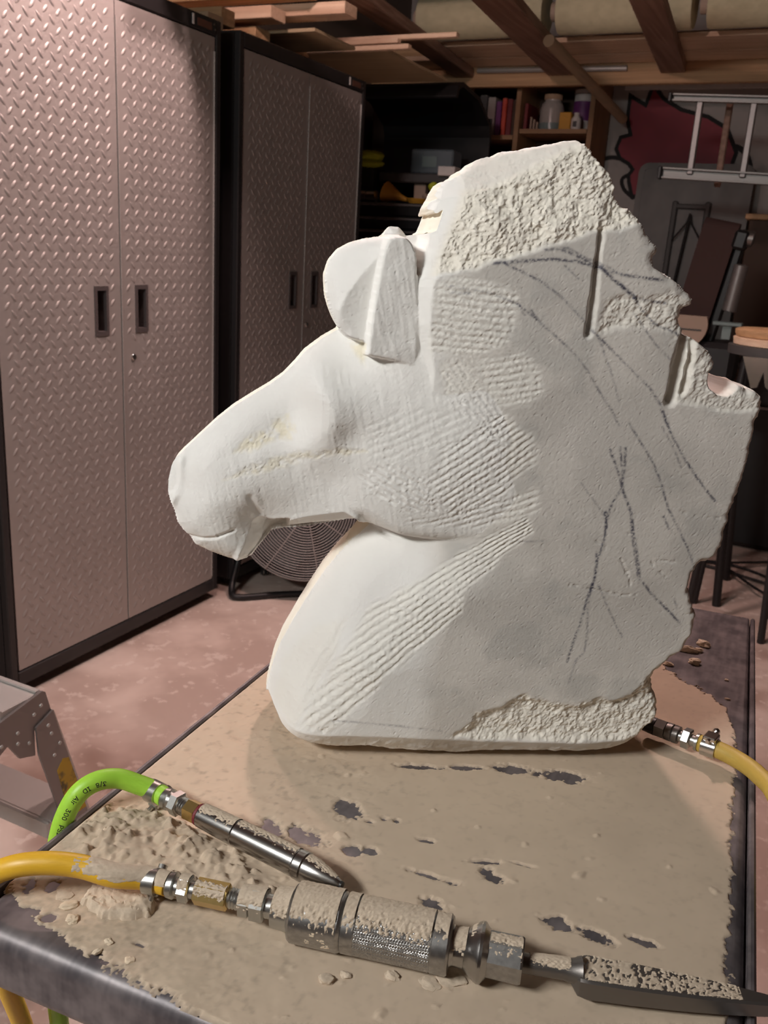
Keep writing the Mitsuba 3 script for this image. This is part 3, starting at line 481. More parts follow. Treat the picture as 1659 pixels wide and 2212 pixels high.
# ------------------------------------------------------------------ the two tread plate cabinets
XD = -1.803
def lozenge():
    L_, Wd, Ht = .0138, .0060, .0020; v = []
    for k in range(10):
        a = k * 2 * math.pi / 10; c, s_ = math.cos(a), math.sin(a); v.append((0, L_ * c, Wd * s_ * (1 - .25 * abs(c))))
    for k in range(10):
        a = k * 2 * math.pi / 10; c, s_ = math.cos(a), math.sin(a); v.append((Ht, L_ * .62 * c, Wd * .5 * s_))
    v.append((Ht * 1.15, 0, 0)); f = []
    for k in range(10):
        n_ = (k + 1) % 10; f += [(k, n_, 10 + n_), (k, 10 + n_, 10 + k), (10 + k, 10 + n_, 20)]
    return np.array(v), np.array(f)
LV, LF = lozenge()
def treads(y0, y1, z0, z1, holes):
    vs, fs, n_ = [], [], 0; p = .0405
    ny, nz_ = int((y1 - y0 - .03) / p) + 1, int((z1 - z0 - .03) / p) + 1
    oy, oz = (y0 + y1 - (ny - 1) * p) / 2, (z0 + z1 - (nz_ - 1) * p) / 2
    for kind, off in ((38, 0), (-38, .5)):
        c, s_ = math.cos(math.radians(kind + 12)), math.sin(math.radians(kind + 12))
        if kind < 0: c, s_ = math.cos(math.radians(-50)), math.sin(math.radians(-50))
        R = LV.copy(); R[:, 1], R[:, 2] = LV[:, 1] * c - LV[:, 2] * s_, LV[:, 1] * s_ + LV[:, 2] * c
        for i in range(ny - (off > 0)):
            for j in range(nz_ - (off > 0)):
                y, z = oy + (i + off) * p, oz + (j + off) * p
                if any(a - .016 < y < b + .016 and c0 - .016 < z < d0 + .016 for a, b, c0, d0 in holes): continue
                vs.append(R + [XD, y, z]); fs.append(LF + n_); n_ += len(LV)
    m = trimesh.Trimesh(np.vstack(vs), np.vstack(fs), process=False)
    return m
def cabinet(ys, ye, doors, hand, lock, lab, plate_lab):
    k = thing('tread_plate_cabinet', lab, 'cabinet')
    xb, zt, zb = -2.28, 1.862, .035
    shell = [boxab((xb, ys, zb), (XD - .02, ys + .02, zt)), boxab((xb, ye - .02, zb), (XD - .02, ye, zt)), boxab((xb, ys + .02, zb), (xb + .02, ye - .02, zt)),
             boxab((xb + .02, ys + .02, zt - .02), (XD - .02, ye - .02, zt)), boxab((xb + .02, ys + .02, zb), (XD - .02, ye - .02, zb + .02))]
    part(k, 'shell', cat(shell), 'm_frame')
    d0, d1 = doors[0][0] - .004, doors[-1][1] + .004
    part(k, 'frame', cat([boxab((XD - .02, ys, zb), (XD + .003, d0, zt), .003), boxab((XD - .02, d1, zb), (XD + .003, ye, zt), .003),
                          boxab((XD - .02, d0, 1.818), (XD + .003, d1, zt), .003), boxab((XD - .02, d0, zb), (XD + .003, d1, .077), .003)]), 'm_frame')
    for (y0, y1), (hy, hz) in zip(doors, hand):
        hole = (hy - .021, hy + .021, hz - .062, hz + .062)
        sheet = shapely.box(y0 + .0015, .081, y1 - .0015, 1.814).difference(shapely.box(hole[0], hole[2], hole[1], hole[3]))
        d = part(k, 'door', extr(sheet, .018, (XD - .018, 0, 0), (0, 1, 0), (0, 0, 1)), 'm_tread')
        if (y0, y1) == tuple(doors[1]):
            for ya, yb in ((y0 + .0016, y0 + .0036), (y1 - .0042, y1 - .0016)): part(d, 'edge_highlight', boxab((XD - .001, ya, .09), (XD + .0028, yb, 1.775)), 'm_alu', lab='highlight on the door edge, added as a thin bright strip')  # bright strips stand in for the highlight along the rounded door edges
        part(d, 'raised_tread', treads(y0 + .012, y1 - .012, .09, 1.805, [hole, (lock[0] - .02, lock[0] + .02, lock[1] - .02, lock[1] + .02)]), 'm_tread', 30, kind='stuff', lab='raised lozenges of the tread plate')
        ring = shapely.box(hy - .026, hz - .067, hy + .026, hz + .067).difference(shapely.box(hy - .017, hz - .055, hy + .017, hz + .055))
        cup = [extr(ring, .022, (XD - .018, 0, 0), (0, 1, 0), (0, 0, 1)), boxab((XD - .045, hy - .021, hz - .062), (XD - .043, hy + .021, hz + .062)), boxab((XD - .044, hy - .021, hz - .062), (XD - .017, hy - .019, hz + .062)), boxab((XD - .044, hy + .019, hz - .062), (XD - .017, hy + .021, hz + .062)),
               boxab((XD - .044, hy - .021, hz - .062), (XD - .017, hy + .021, hz - .060)), boxab((XD - .044, hy - .021, hz + .060), (XD - .017, hy + .021, hz + .062))]
        part(d, 'handle', cat(cup), 'm_handle', lab='recessed pull handle')
    part(k, 'lock', lathe([(0, .0095), (.004, .0095), (.0055, .008), (.0055, .004)], (XD, lock[0], lock[1]), (1, 0, 0), 24), 'm_chrome', 30, lab='small chrome key lock')
    yp = ye - .085
    pl = part(k, 'name_plate', boxab((XD + .003, yp - .062, 1.824), (XD + .0055, yp + .055, 1.856), .001), 'm_matt_black', lab=plate_lab)
    part(pl, 'stripe', boxab((XD + .0055, yp - .058, 1.826), (XD + .007, yp - .050, 1.854)), 'm_white', lab='pale upright stripe')
    part(pl, 'badge', boxab((XD + .0055, yp - .034, 1.828), (XD + .0065, yp + .034, 1.848)), 'm_label_red', lab='worn reddish badge')
    for yy in (yp + .045, yp + .05):
        part(pl, 'screw', lathe([(0, .0025), (.001, .0025), (.0015, .0012)], (XD + .0055, yy, 1.846 if yy < yp + .047 else 1.832), (1, 0, 0), 10), 'm_zinc')
    feet = [lathe([(0, .018), (.03, .018), (.036, .01)], (x, y, 0), (0, 0, 1), 16) for x in (xb + .05, XD - .06) for y in (ys + .05, ye - .05)]
    for f in feet: part(k, 'foot', f, 'm_black', 30)
    return k
cabinet(1.529, 2.442, ((1.556, 1.985), (1.985, 2.414)), ((1.907, 1.027), (2.069, 1.029)), (2.031, .892), 'large dark-framed cabinet with silver tread plate doors, nearest on the left', 'black plate with a pale stripe and red badge')
cabinet(2.538, 3.39, ((2.565, 2.967), (2.967, 3.363)), ((2.893, 1.07), (3.047, 1.07)), (2.999, .941), 'second tread plate cabinet, farther back and in shade behind the horse head', 'black plate with a pale stripe, far cabinet')

# ------------------------------------------------------------------ things at the far end
# bookcase against the back wall
k = thing('bookcase', 'wooden bookcase against the back wall left of the red wall painting', 'bookcase')
part(k, 'side_panel', boxab((-2.12, 4.84, 0), (-1.93, 4.87, 2.12)), 'm_shelf_z', lab='broad upright plank at the left')
part(k, 'side_panel', boxab((-1.29, 4.86, 0), (-1.265, 5.21, 2.13)), 'm_shelf_z')
part(k, 'divider', boxab((-1.685, 4.86, 0), (-1.66, 5.19, 2.12)), 'm_shelf_z')
part(k, 'back_panel', boxab((-2.12, 5.19, 0), (-1.265, 5.21, 2.12)), 'm_dark_wood')
for z in (.5, 1.0, 1.45, 1.865):
    part(k, 'shelf', boxab((-2.10, 4.865, z - (.0 if z != 1.865 else .03)), (-1.69, 5.19, z + .022 - (.0 if z != 1.865 else .03))), 'm_shelf_x')
    part(k, 'shelf', boxab((-1.655, 4.865, z - .0), (-1.295, 5.19, z + .022)), 'm_shelf_x')
part(k, 'top', boxab((-2.12, 4.84, 2.12), (-1.265, 5.21, 2.14)), 'm_shelf_x')
zs = 1.8875
k = thing('glass_jar', 'large clear jar on the bookcase shelf, between white sticks and a yellow box', 'jar')
part(k, 'jar', lathe([(0, .02), (0, .055), (.006, .062), (.10, .063), (.13, .055), (.145, .042), (.155, .042)], (-1.515, 4.96, zs), (0, 0, 1), 28), 'm_jar', 40)
part(k, 'lid', lathe([(.152, .044), (.152, .047), (.176, .047), (.178, .02)], (-1.515, 4.96, zs), (0, 0, 1), 28), 'm_cardboard', 40, lab='tan lid')
part(k, 'contents', lathe([(0, .05), (.004, .0635), (.03, .0637), (.036, .0637)], (-1.515, 4.96, zs), (0, 0, 1), 28), 'm_teal', 40, lab='dark contents at the bottom')
k = thing('white_tub', 'white tub with a purple label on the right of the bookcase shelf', 'tub')
part(k, 'tub', lathe([(0, .04), (0, .052), (.19, .052), (.195, .04)], (-1.375, 5.06, zs), (0, 0, 1), 28), 'm_white', 40)
part(k, 'label_band', lathe([(.06, .0525), (.06, .0532), (.155, .0532), (.155, .0525)], (-1.375, 5.06, zs), (0, 0, 1), 28), 'm_purple', 40, lab='purple label')
part(k, 'lid', lathe([(.195, .054), (.212, .054), (.214, .03)], (-1.375, 5.06, zs), (0, 0, 1), 28), 'm_white', 40)
k = thing('white_bottle', 'small white bottle with a dark label in front of the white tub', 'bottle')
part(k, 'bottle', lathe([(0, .02), (0, .026), (.055, .026), (.07, .014), (.085, .014)], (-1.372, 4.93, zs), (0, 0, 1), 24), 'm_white', 40)
part(k, 'label_patch', boxab((-1.382, 4.9025, zs + .015), (-1.362, 4.905, zs + .042)), 'm_grey_dark')
one('yellow_box', boxab((-1.455, 4.90, zs), (-1.395, 4.96, zs + .085), .002), 'm_orange', 'small yellow-orange box on the bookcase shelf beside the jar', 'box')
for i in range(3):
    one('white_stick', boxab((-1.612 + .017 * i, 4.90, zs), (-1.603 + .017 * i, 4.915, zs + .062 - .012 * i)), 'm_tan', ('leftmost', 'middle', 'rightmost')[i] + ' of three pale sticks standing left of the jar', 'stick', group=None)
one('dark_red_book', boxab((-1.648, 4.90, zs), (-1.630, 5.08, zs + .13), .002), 'm_maroon', 'dark red book at the divider in the right bay of the bookcase', 'book')
zl = 1.8585
for i, (m, w_, h_, lab) in enumerate((('m_grey_dark', .045, .20, 'dark grey binder leftmost on the left bookcase shelf'), ('m_jar', .045, .19, 'grey rounded binder on the left bookcase shelf'), ('m_purple', .03, .17, 'dark purple book left of the red one on the bookcase'), ('m_red', .026, .185, 'bright red book on the left bookcase shelf'), ('m_maroon', .03, .18, 'maroon book right of the bright red one'), ('m_dark_wood', .028, .175, 'brown book at the right end of the left bookcase shelf'))):
    x0 = -1.905 + [0, .048, .097, .130, .159, .188][i]
    k = thing('book', lab, 'book')
    part(k, 'cover', boxab((x0, 4.90, zl), (x0 + w_ - .002, 5.08, zl + h_), .003), m)
    part(k, 'pages', boxab((x0 + .004, 4.905, zl + h_), (x0 + w_ - .006, 5.075, zl + h_ + .0008)), 'm_white')
one('cardboard_box', boxab((-1.90, 4.88, 1.4725), (-1.71, 5.10, 1.70), .004), 'm_dark_wood', 'dark brown box on the lower left bookcase shelf', 'box')
one('book_stack', boxab((-1.62, 4.89, 1.4725), (-1.34, 5.08, 1.72), .004), 'm_matt_black', 'black case on the bookcase shelf just above the stone', 'case')
one('purple_packet', boxab((-1.62, 4.92, 1.7205), (-1.44, 5.06, 1.775), .008), 'm_purple', 'dark purple packet on the black case in the bookcase', 'packet')

# tool chest with an open lid
k = thing('tool_chest', 'black tool chest with its lid raised and clutter in the open top', 'tool chest')
x0, x1, y0, y1 = -2.32, -1.72, 4.12, 4.62
part(k, 'case', cat([boxab((x0, y0 + .015, .08), (x1, y1, 1.40)), boxab((x0, y0 + .015, 1.40), (x0 + .015, y1, 1.46)), boxab((x1 - .015, y0 + .015, 1.40), (x1, y1, 1.46)), boxab((x0, y1 - .015, 1.40), (x1, y1, 1.90))]), 'm_black')
for i, (za, zb) in enumerate(((1.395, 1.455), (1.335, 1.39), (1.262, 1.33), (1.18, 1.257), (1.09, 1.175), (.97, 1.085), (.80, .965), (.6, .795), (.36, .595), (.12, .355))):
    d = part(k, 'drawer', boxab((x0 + .03, y0, za), (x1 - .03, y0 + .016, zb), .003), 'm_black')
    part(d, 'pull', extr([(0, 0), (.014, 0), (.014, .005), (.004, .012), (0, .012)], x1 - x0 - .08, (x0 + .04, y0, zb - .014), (0, -1, 0), (0, 0, 1)) if False else boxab((x0 + .04, y0 - .013, zb - .016), (x1 - .04, y0, zb - .004), .003), 'm_alu_dull', lab='pale drawer pull rail')
lidp = [(-.02, .0), (-.02, .30), (0, .335), (.03, .35)]
lid = extr(shapely.LineString([(0, 0), (-.03, .07), (-.20, .16), (-.42, .19), (-.47, .17), (-.485, .13)]).buffer(.010), x1 - x0, (x0, y1, 1.80), (0, 1, 0), (0, 0, 1))
v = np.array(lid.vertices); lid.vertices = v
part(k, 'lid', lid, 'm_black', lab='raised dark lid with a rounded front edge')
for yy in (x0 + .1, x1 - .1): part(k, 'caster', lathe([(-.02, .04), (.02, .04)], (yy, y0 + .1, .04), (1, 0, 0), 20), 'm_black', 30)
zt = 1.461
part_z = boxab((x0 + .016, y0 + .03, 1.40), (x1 - .016, y1 - .016, 1.404)); part(k, 'tray', part_z, 'm_black')
ZT = 1.4555
one('work_gloves', cat([blob((-2.20, 4.20, ZT + .215), (.085, .05, .028), 3, .35), blob((-2.19, 4.20, ZT + .180), (.075, .05, .018), 4, .35)]), 'm_hiviz', 'pair of yellow-green work gloves on the stacked cases in the tool chest', 'gloves', True)
one('dark_case', boxab((-2.30, 4.16, ZT), (-2.15, 4.32, ZT + .158), .01), 'm_matt_black', 'black case under the yellow-green gloves in the tool chest', 'case')
k = thing('spray_can', 'shiny metal can lying at the left edge of the tool chest', 'can')
part(k, 'can', lathe([(0, .02), (.003, .026), (.05, .026), (.052, .022), (.058, .022), (.06, .026), (.105, .026), (.108, .01)], (-2.215, 4.135, ZT + .0265), (1, 0, 0), 24), 'm_chrome', 35)
k = thing('yellow_funnel', 'yellow-orange funnel lying on its side in the tool chest', 'funnel')
part(k, 'cone', lathe([(0, .05), (.002, .052), (.09, .016), (.13, .009), (.13, .007)], (-2.09, 4.19, ZT + .052), (1, 0, -.28), 28), 'm_orange', 35)
part(k, 'spout', lathe([(-.02, .012), (0, .02)], (-2.09, 4.19, ZT + .052), (1, 0, -.28), 16), 'm_white', 35)
one('tool_box_lid', box((-1.93, 4.30, ZT + .122), (.42, .18, .045), 3, .006), 'm_grey_dark', 'flat grey brown case lying across the clutter in the tool chest', 'case')
one('white_carton', box((-1.775, 4.24, ZT + .155), (.085, .10, .042), 4, .003), 'm_white', 'small white carton on the flat case at the right of the tool chest', 'carton')
k = thing('blue_case', 'dark blue-grey case with a pale label stacked behind the white carton', 'case')
part(k, 'case', box((-1.90, 4.36, ZT + .205), (.22, .14, .115), 4, .008), 'm_blue_grey')
part(k, 'label_patch', box((-1.905, 4.287, ZT + .205), (.075, .004, .05), 4), 'm_teal', lab='pale label')
one('orange_tray', lathe([(0, .02), (.0, .045), (.022, .062), (.024, .06), (.004, .042)], (-1.905, 4.19, ZT), (0, 0, 1), 28), 'm_orange', 'shallow orange dish at the front of the tool chest', 'dish', 35)
one('beige_block', box((-1.935, 4.28, ZT + .05), (.06, .06, .096), 8, .004), 'm_tan', 'beige block standing behind the orange dish', 'block')
k = thing('glue_bottle', 'yellow and white bottle lying tilted at the right of the tool chest', 'bottle')
part(k, 'cap', lathe([(0, .018), (.003, .022), (.055, .023)], (-1.845, 4.20, ZT + .095), (.55, -.1, -.83), 20), 'm_hiviz', 35, lab='yellow cap')
part(k, 'bottle', lathe([(.055, .023), (.10, .024), (.112, .02)], (-1.845, 4.20, ZT + .095), (.55, -.1, -.83), 20), 'm_tan', 35)
one('file_tool', tube([(-1.86, 4.15, ZT + .04), (-1.82, 4.14, ZT + .02), (-1.785, 4.13, ZT + .014)], .013, 12), 'm_tan', 'short pale hand file on the rim of the tool chest', 'file', True)
one('clear_bag', blob((-1.765, 4.20, ZT + .05), (.022, .035, .045), 8, .3), 'm_jar', 'crumpled grey bag at the right end of the tool chest', 'bag', True)
one('storage_box', boxab((-2.46, 4.70, .0), (-2.14, 5.15, 1.35), .01), 'm_dark_wood', 'tall dark brown box behind the tool chest', 'box')
one('upper_box', boxab((-2.45, 4.70, 1.3505), (-2.15, 5.1, 2.05), .01), 'm_dark_wood', 'dark brown carton stacked on the tall box behind the tool chest', 'box')

# red wall painting: a plain spiky red shape with a black border and loose black strokes
def wallshape(px, m, t, parent, nm, lab=None): return part(parent, nm, extr(px, t, (0, 5.22, 0), (1, 0, 0), (0, 0, 1)), m, lab=lab)
k = thing('wall_painting', 'red spiky shape with a black border painted on the white back wall', 'wall painting')
red = shapely.Polygon([(-1.165, 2.085), (-1.165, 1.985), (-1.135, 1.90), (-1.19, 1.885), (-1.205, 1.835), (-1.18, 1.79), (-1.13, 1.765), (-1.10, 1.73), (-1.12, 1.70), (-1.115, 1.67), (-1.09, 1.60), (-.72, 1.60), (-.62, 1.73), (-.60, 1.82), (-.66, 1.93), (-.76, 1.985), (-.90, 2.02), (-1.0, 2.075), (-1.055, 2.135), (-1.08, 2.04)])
blk = red.buffer(.018, join_style=2, mitre_limit=3)
part(k, 'border', extr(blk, .002, (0, 5.2199, 0), (1, 0, 0), (0, 0, 1)), 'm_matt_black', lab='black painted border')
part(k, 'red_field', extr(red.buffer(-.002), .0032, (0, 5.2199, 0), (1, 0, 0), (0, 0, 1)), 'm_red_paint', lab='red painted field')
def stroke(P, w_): return part(k, 'stroke', extr(shapely.LineString([tuple(q[:2]) for q in spline([(a, b, 0) for a, b in P], 6)]).buffer(w_), .0018, (0, 5.2199, 0), (1, 0, 0), (0, 0, 1)), 'm_matt_black', lab='black painted stroke')
stroke([(-1.29, 1.775), (-1.23, 1.79), (-1.15, 1.775), (-1.12, 1.75)], .011)
stroke([(-1.115, 1.71), (-1.16, 1.68), (-1.145, 1.63), (-1.09, 1.585)], .010)
stroke([(-.66, 1.83), (-.60, 1.85), (-.54, 1.81), (-.51, 1.74), (-.505, 1.66)], .013)
stroke([(-.36, 1.83), (-.31, 1.84), (-.27, 1.80)], .016)

# grey folding table leaning against the wall
k = thing('folding_table', 'grey plastic folding table standing on end against the back wall', 'table')
TR = trimesh.transformations.rotation_matrix(math.radians(-3.5), [1, 0, 0])
def ft(m):
    m.apply_transform(TR); m.apply_translation((-.765, 5.02, 0)); return m
out = shapely.box(-.29, 0.005, .29, 1.76).buffer(-.05).buffer(.05)
part(k, 'table_top', ft(cat([extr(out, .02, (0, .02, 0), (1, 0, 0), (0, 0, 1)), extr(out.difference(out.buffer(-.03)), .045, (0, .042, 0), (1, 0, 0), (0, 0, 1))])), 'm_grey_plastic')
part(k, 'inner_rib', ft(extr(shapely.box(-.235, .06, .235, 1.60).difference(shapely.box(-.212, .08, .212, 1.575)), .026, (0, .027, 0), (1, 0, 0), (0, 0, 1))), 'm_grey_dark')
for x in (-.075, .09):
    part(k, 'folded_leg', ft(box((x, -.012, 1.18), (.028, .024, .78), b=.006)), 'm_grey_dark')
part(k, 'leg_crossbar', ft(box((.008, -.012, 1.545), (.16, .022, .025), b=.005)), 'm_grey_dark')
part(k, 'leg_crossbar', ft(box((.008, -.012, 1.08), (.16, .022, .02), b=.005)), 'm_grey_dark')
for s_ in (-1, 1): part(k, 'brace', ft(tube([(.01, -.03, 1.51), (.01 + s_ * .012, -.03, 1.46), (.01 + s_ * .075, -.03, 1.37)], .004, 8)), 'm_matt_black', True)
part(k, 'brace', ft(tube([(.01, -.03, 1.50), (-.02, -.03, 1.12)], .007, 8)), 'm_matt_black', True)

# aluminium ladder hung on its side from the rack
k = thing('aluminium_ladder', 'bright aluminium ladder hung on its side in front of the grey folding table', 'ladder')
yl = 4.15
for z, h_ in ((1.912, .03), (1.618, .045)):
    a = np.array([-.757, yl, z]); b_ = np.array([1.9, yl + .02, z - .10])
    d = (b_ - a) / np.linalg.norm(b_ - a); M = np.eye(4); M[:3, 0] = d; M[:3, 2] = np.cross(d, [0, 1, 0]); M[:3, 1] = [0, 1, 0]
    if M[2, 2] < 0: M[:3, 2] *= -1
    prof = shapely.box(0, -h_ / 2, 2.65, h_ / 2)
    r_ = cat([box((1.33, 0, 0), (2.65, .008, h_), b=.001), box((1.33, -.014, h_ / 2 - .004), (2.65, .034, .007), b=.001), box((1.33, -.014, -h_ / 2 + .004), (2.65, .034, .007), b=.001)])
    r_.apply_transform(M); r_.apply_translation(a); rl = part(k, 'rail', r_, 'm_old_alu')
    part(rl, 'end_cap', box((a[0] - .006, yl - .01, z), (.014, .046, h_ + .006), b=.003), 'm_black', lab='black end cap')
for i, x in enumerate((-.64, -.43, -.22, -.01, .2)):
    part(k, 'rung', cat([box((x - .002, yl, 1.76 - .038 * (x + .7)), (.026, .03, .29), b=.004)]), 'm_alu_dull')
for x in (-.545, -.30): part(k, 'rung', box((x, yl + .16, 1.75), (.026, .03, .34), b=.004), 'm_joist', lab='brownish rung of the rear section')
for x in (-.25, 1.2): part(k, 'hanging_strap', cat([boxab((x, yl + .018, 1.56), (x + .03, yl + .022, 2.13)), boxab((x, yl - .04, 1.56), (x + .03, yl + .022, 1.563))]), 'm_black')

# belt sander on a black stand
k = thing('belt_sander', 'black belt sander with an upright brown belt, beside the right edge', 'belt sander')
ys = 3.62
BR = trimesh.transformations.rotation_matrix(math.radians(9), [0, 1, 0])
def bs(m, c=(-.452, ys, 1.18)): m.apply_transform(BR); m.apply_translation(c); return m
loop_ = shapely.LineString([(0, -.22), (0, .20)]).buffer(.035)
part(k, 'belt', bs(extr(loop_, .125, (.0625, 0, 0), (0, 1, 0), (0, 0, 1)) if False else extr(loop_, .125, (-.0625, 0, 0), (0, 1, 0), (0, 0, 1))), 'm_belt', 40, lab='dark red-brown abrasive belt')
part(k, 'belt_frame', bs(cat([box((.083, .01, -.02), (.03, .07, .42), b=.006), box((.08, .0, .18), (.05, .09, .07), b=.01)])), 'm_black')
part(k, 'tension_roller', bs(lathe([(0, .02), (.0, .028), (.045, .028), (.05, .012)], (.075, -.01, .19), (1, 0, 0), 24)), 'm_dark_steel', 35)
part(k, 'motor', bs(lathe([(-.09, .018), (-.088, .026), (.075, .026), (.08, .012)], (.115, -.03, .02), (-.05, 0, 1), 24)), 'm_alu_dull', 35, lab='grey cylinder beside the belt')
disc = shapely.Point(0, 0).buffer(.085, 32).intersection(shapely.box(-.1, -.1, .1, .035))
part(k, 'disc_guard', extr(disc, .03, (-.485, ys - .09, 1.035), (1, 0, 0), (0, 0, 1)), 'm_tan', lab='pale half-round disc guard')
part(k, 'guard_seam', boxab((-.56, ys - .123, 1.018), (-.42, ys - .120, 1.023)), 'm_grey_dark')
part(k, 'work_rest', cat([box((-.335, ys - .08, 1.05), (.10, .06, .012), b=.002), box((-.335, ys - .08, 1.02), (.03, .03, .05))]), 'm_hiviz' if False else 'm_teal')
part(k, 'base', cat([box((-.42, ys, .90), (.26, .22, .16), b=.02), box((-.40, ys, .80), (.34, .30, .04), b=.005)]), 'm_black')
for sx in (-1, 1):
    for sy in (-1, 1): part(k, 'leg', tube([(-.40 + sx * .14, ys + sy * .12, .79), (-.40 + sx * .20, ys + sy * .17, 0.0)], .016, 10), 'm_black', True)
k = thing('shop_stool', 'stool with a thick wooden seat and a shiny metal bracket at the right edge', 'stool')
yq = 3.30
part(k, 'seat', cat([lathe([(0, .08), (0, .125), (.012, .13), (.022, .13), (.026, .12)], (-.155, yq, 1.030), (0, 0, 1), 40)]), 'm_wood_x', 35)
part(k, 'seat_board', lathe([(0, .08), (0, .135), (.022, .138), (.024, .12)], (-.15, yq, 1.004), (0, 0, 1), 40), 'm_pine_x', 35, lab='lower seat board')
part(k, 'skirt', lathe([(0, .10), (0, .15), (.028, .15), (.03, .1)], (-.15, yq, .973), (0, 0, 1), 40), 'm_grey_dark', 35)
br = extr([(-.07, 0), (.07, 0), (.06, -.03), (.025, -.10), (.012, -.09), (0, -.045), (-.012, -.095), (-.03, -.10)], .008, (-.165, yq - .155, .974), (1, 0, 0), (0, 0, 1))
part(k, 'metal_bracket', br, 'm_chrome', lab='shiny folded metal bracket')
for sx in (-1, 1):
    for sy in (-1, 1): part(k, 'leg', tube([(-.15 + sx * .08, yq + sy * .09, .974), (-.15 + sx * .13, yq + sy * .13, 0)], .013, 10), 'm_black', True)
k = thing('black_bin', 'large black bin with a thin bright rim line at the right edge', 'bin')
part(k, 'bin_body', boxab((-.33, 4.28, .012), (.30, 4.62, .82), .02), 'm_black')
part(k, 'rim', boxab((-.34, 4.262, .655), (.31, 4.279, .668), .002), 'm_alu_dull', lab='thin bright rim')
part(k, 'lid', boxab((-.35, 4.26, .82), (.32, 4.64, .86), .01), 'm_black')
for x in (-.25, .2): part(k, 'caster', lathe([(-.02, .02), (.02, .02)], (x, 4.35, .02), (1, 0, 0), 14), 'm_black', 30)
k = thing('wall_cabinet', 'dark brown cabinet standing behind the belt sander', 'cabinet')
part(k, 'body', boxab((-.44, 4.85, 0), (.4, 5.15, 1.48), .004), 'm_dark_wood')
part(k, 'top_board', boxab((-.46, 4.83, 1.48), (.42, 5.16, 1.505), .003), 'm_wood_x')
# cord on the floor
def flat(P, z=.006): return [(a, b, z + .004 * (i % 3)) for i, (a, b) in enumerate(P)]
one('power_cord', tube(flat([(-.42, 4.55), (-.33, 4.58), (-.36, 4.40), (-.38, 4.26), (-.38, 4.12), (-.45, 4.04), (-.38, 3.93), (-.22, 3.88), (-.02, 3.80), (-.06, 3.92), (-.20, 3.98), (-.34, 3.94), (-.44, 3.90)]), .0055, 8, 10), 'm_black', 'looped black power cord on the floor behind the table', 'cord', True)
one('power_cord', tube(flat([(-.42, 3.86), (-.33, 3.90), (-.20, 3.96), (-.02, 4.13), (.15, 4.28)], .018), .0055, 8, 10), 'm_black', 'straight black cord crossing the looped one towards the bin', 'cord', True)
one('power_cord', tube(flat([(-.30, 3.93), (-.20, 3.85), (-.08, 3.66), (.06, 3.54)], .024), .0055, 8, 10), 'm_black', 'short black cord leading off to the right edge', 'cord', True)

# floor fan
k = thing('floor_fan', 'round floor fan with a wire guard, seen under the chin of the horse head', 'fan')
fc = np.array([-1.545, 2.62, .335]); fn = np.array([.50, -.80, .18]); fn /= np.linalg.norm(fn)
fa = np.cross([0, 0, 1.], fn); fa /= np.linalg.norm(fa); fb = np.cross(fn, fa)
def ringp(r, off, n_=64): a = np.linspace(0, 2 * np.pi, n_ + 1)[:, None]; return fc + fn * off + r * (np.cos(a) * fa + np.sin(a) * fb)
for i in range(24):
    r = .256 - i * .0095
    part(k, 'guard_ring', tube(ringp(r, .055 * math.cos(r / .256 * 1.45) ** .7 if i else 0), .0017 if i else .0035, 6, caps=False), 'm_guard', True)
for j in range(8):
    a = j * math.pi / 4 + .2; q = [fc + fn * (.055 * math.cos(r / .256 * 1.45)**.7 + .002) + r * (math.cos(a) * fa + math.sin(a) * fb) for r in (.03, .08, .13, .18, .23, .2555)]
    part(k, 'guard_spoke', tube(q, .002, 6), 'm_guard', True)
part(k, 'hub', lathe([(.045, .02), (.06, .032), (.064, .03), (.066, .01)], fc, fn, 24), 'm_alu_dull', 35)
for j in range(3):
    a = j * 2 * math.pi / 3; bl = []
    for t in np.linspace(0, 1, 9):
        r = .03 + .19 * t; w_ = (.35 + .35 * math.sin(math.pi * min(1, t * 1.1))) * 1.0
        for s_ in (-1, -.5, 0, .5, 1): bl.append(fc + fn * (-.01 + s_ * .03) + r * (math.cos(a + s_ * w_) * fa + math.sin(a + s_ * w_) * fb))
    qf = np.array([(i * 5 + j2, i * 5 + j2 + 1, i * 5 + j2 + 6, i * 5 + j2 + 5) for i in range(8) for j2 in range(4)])
    part(k, 'blade', trimesh.Trimesh(np.array(bl), np.vstack([qf[:, [0, 1, 2]], qf[:, [0, 2, 3]]]), process=False), 'm_grey_dark', True)
part(k, 'motor', lathe([(-.16, .03), (-.155, .05), (-.03, .055), (-.02, .02)], fc, fn, 28), 'm_black', 35)
part(k, 'drum', lathe([(-.10, .240), (-.10, .252), (0, .258), (.0, .250), (-.095, .240)], fc, fn, 56), 'm_grey_dark', 35)
fo = np.array([-1.60, 2.55, .012])
part(k, 'stand', cat([tube([(-1.78, 2.60, .26), (-1.79, 2.55, .10), (-1.765, 2.48, .025), (-1.72, 2.46, .013), (-1.62, 2.56, .013), (-1.50, 2.66, .013), (-1.40, 2.72, .02), (-1.37, 2.76, .1), (-1.36, 2.78, .26)], .012, 10, 6), tube([(-1.70, 2.78, .013), (-1.48, 2.86, .013)], .011, 8)]), 'm_black', True)
k = thing('push_broom', 'black push broom leaning behind the fan beside the near cabinet', 'broom')
bb = []
for i in range(26):
    for j in range(3):
        x, y = -1.79 + i * .0062, 2.70 + i * .0048 + j * .008; bb.append(tube([(x, y, .20), (x + rng.normal(0, .004), y + rng.normal(0, .004), .008)], [.0035, .0016], 5))
part(k, 'bristles', cat(bb), 'm_matt_black', kind='stuff', lab='long black bristles')
part(k, 'head', box((-1.712, 2.768, .215), (.20, .045, .035), 38, .006), 'm_black')
part(k, 'handle', tube([(-1.715, 2.775, .22), (-1.72, 2.84, .62)], .011, 10), 'm_joist', True)

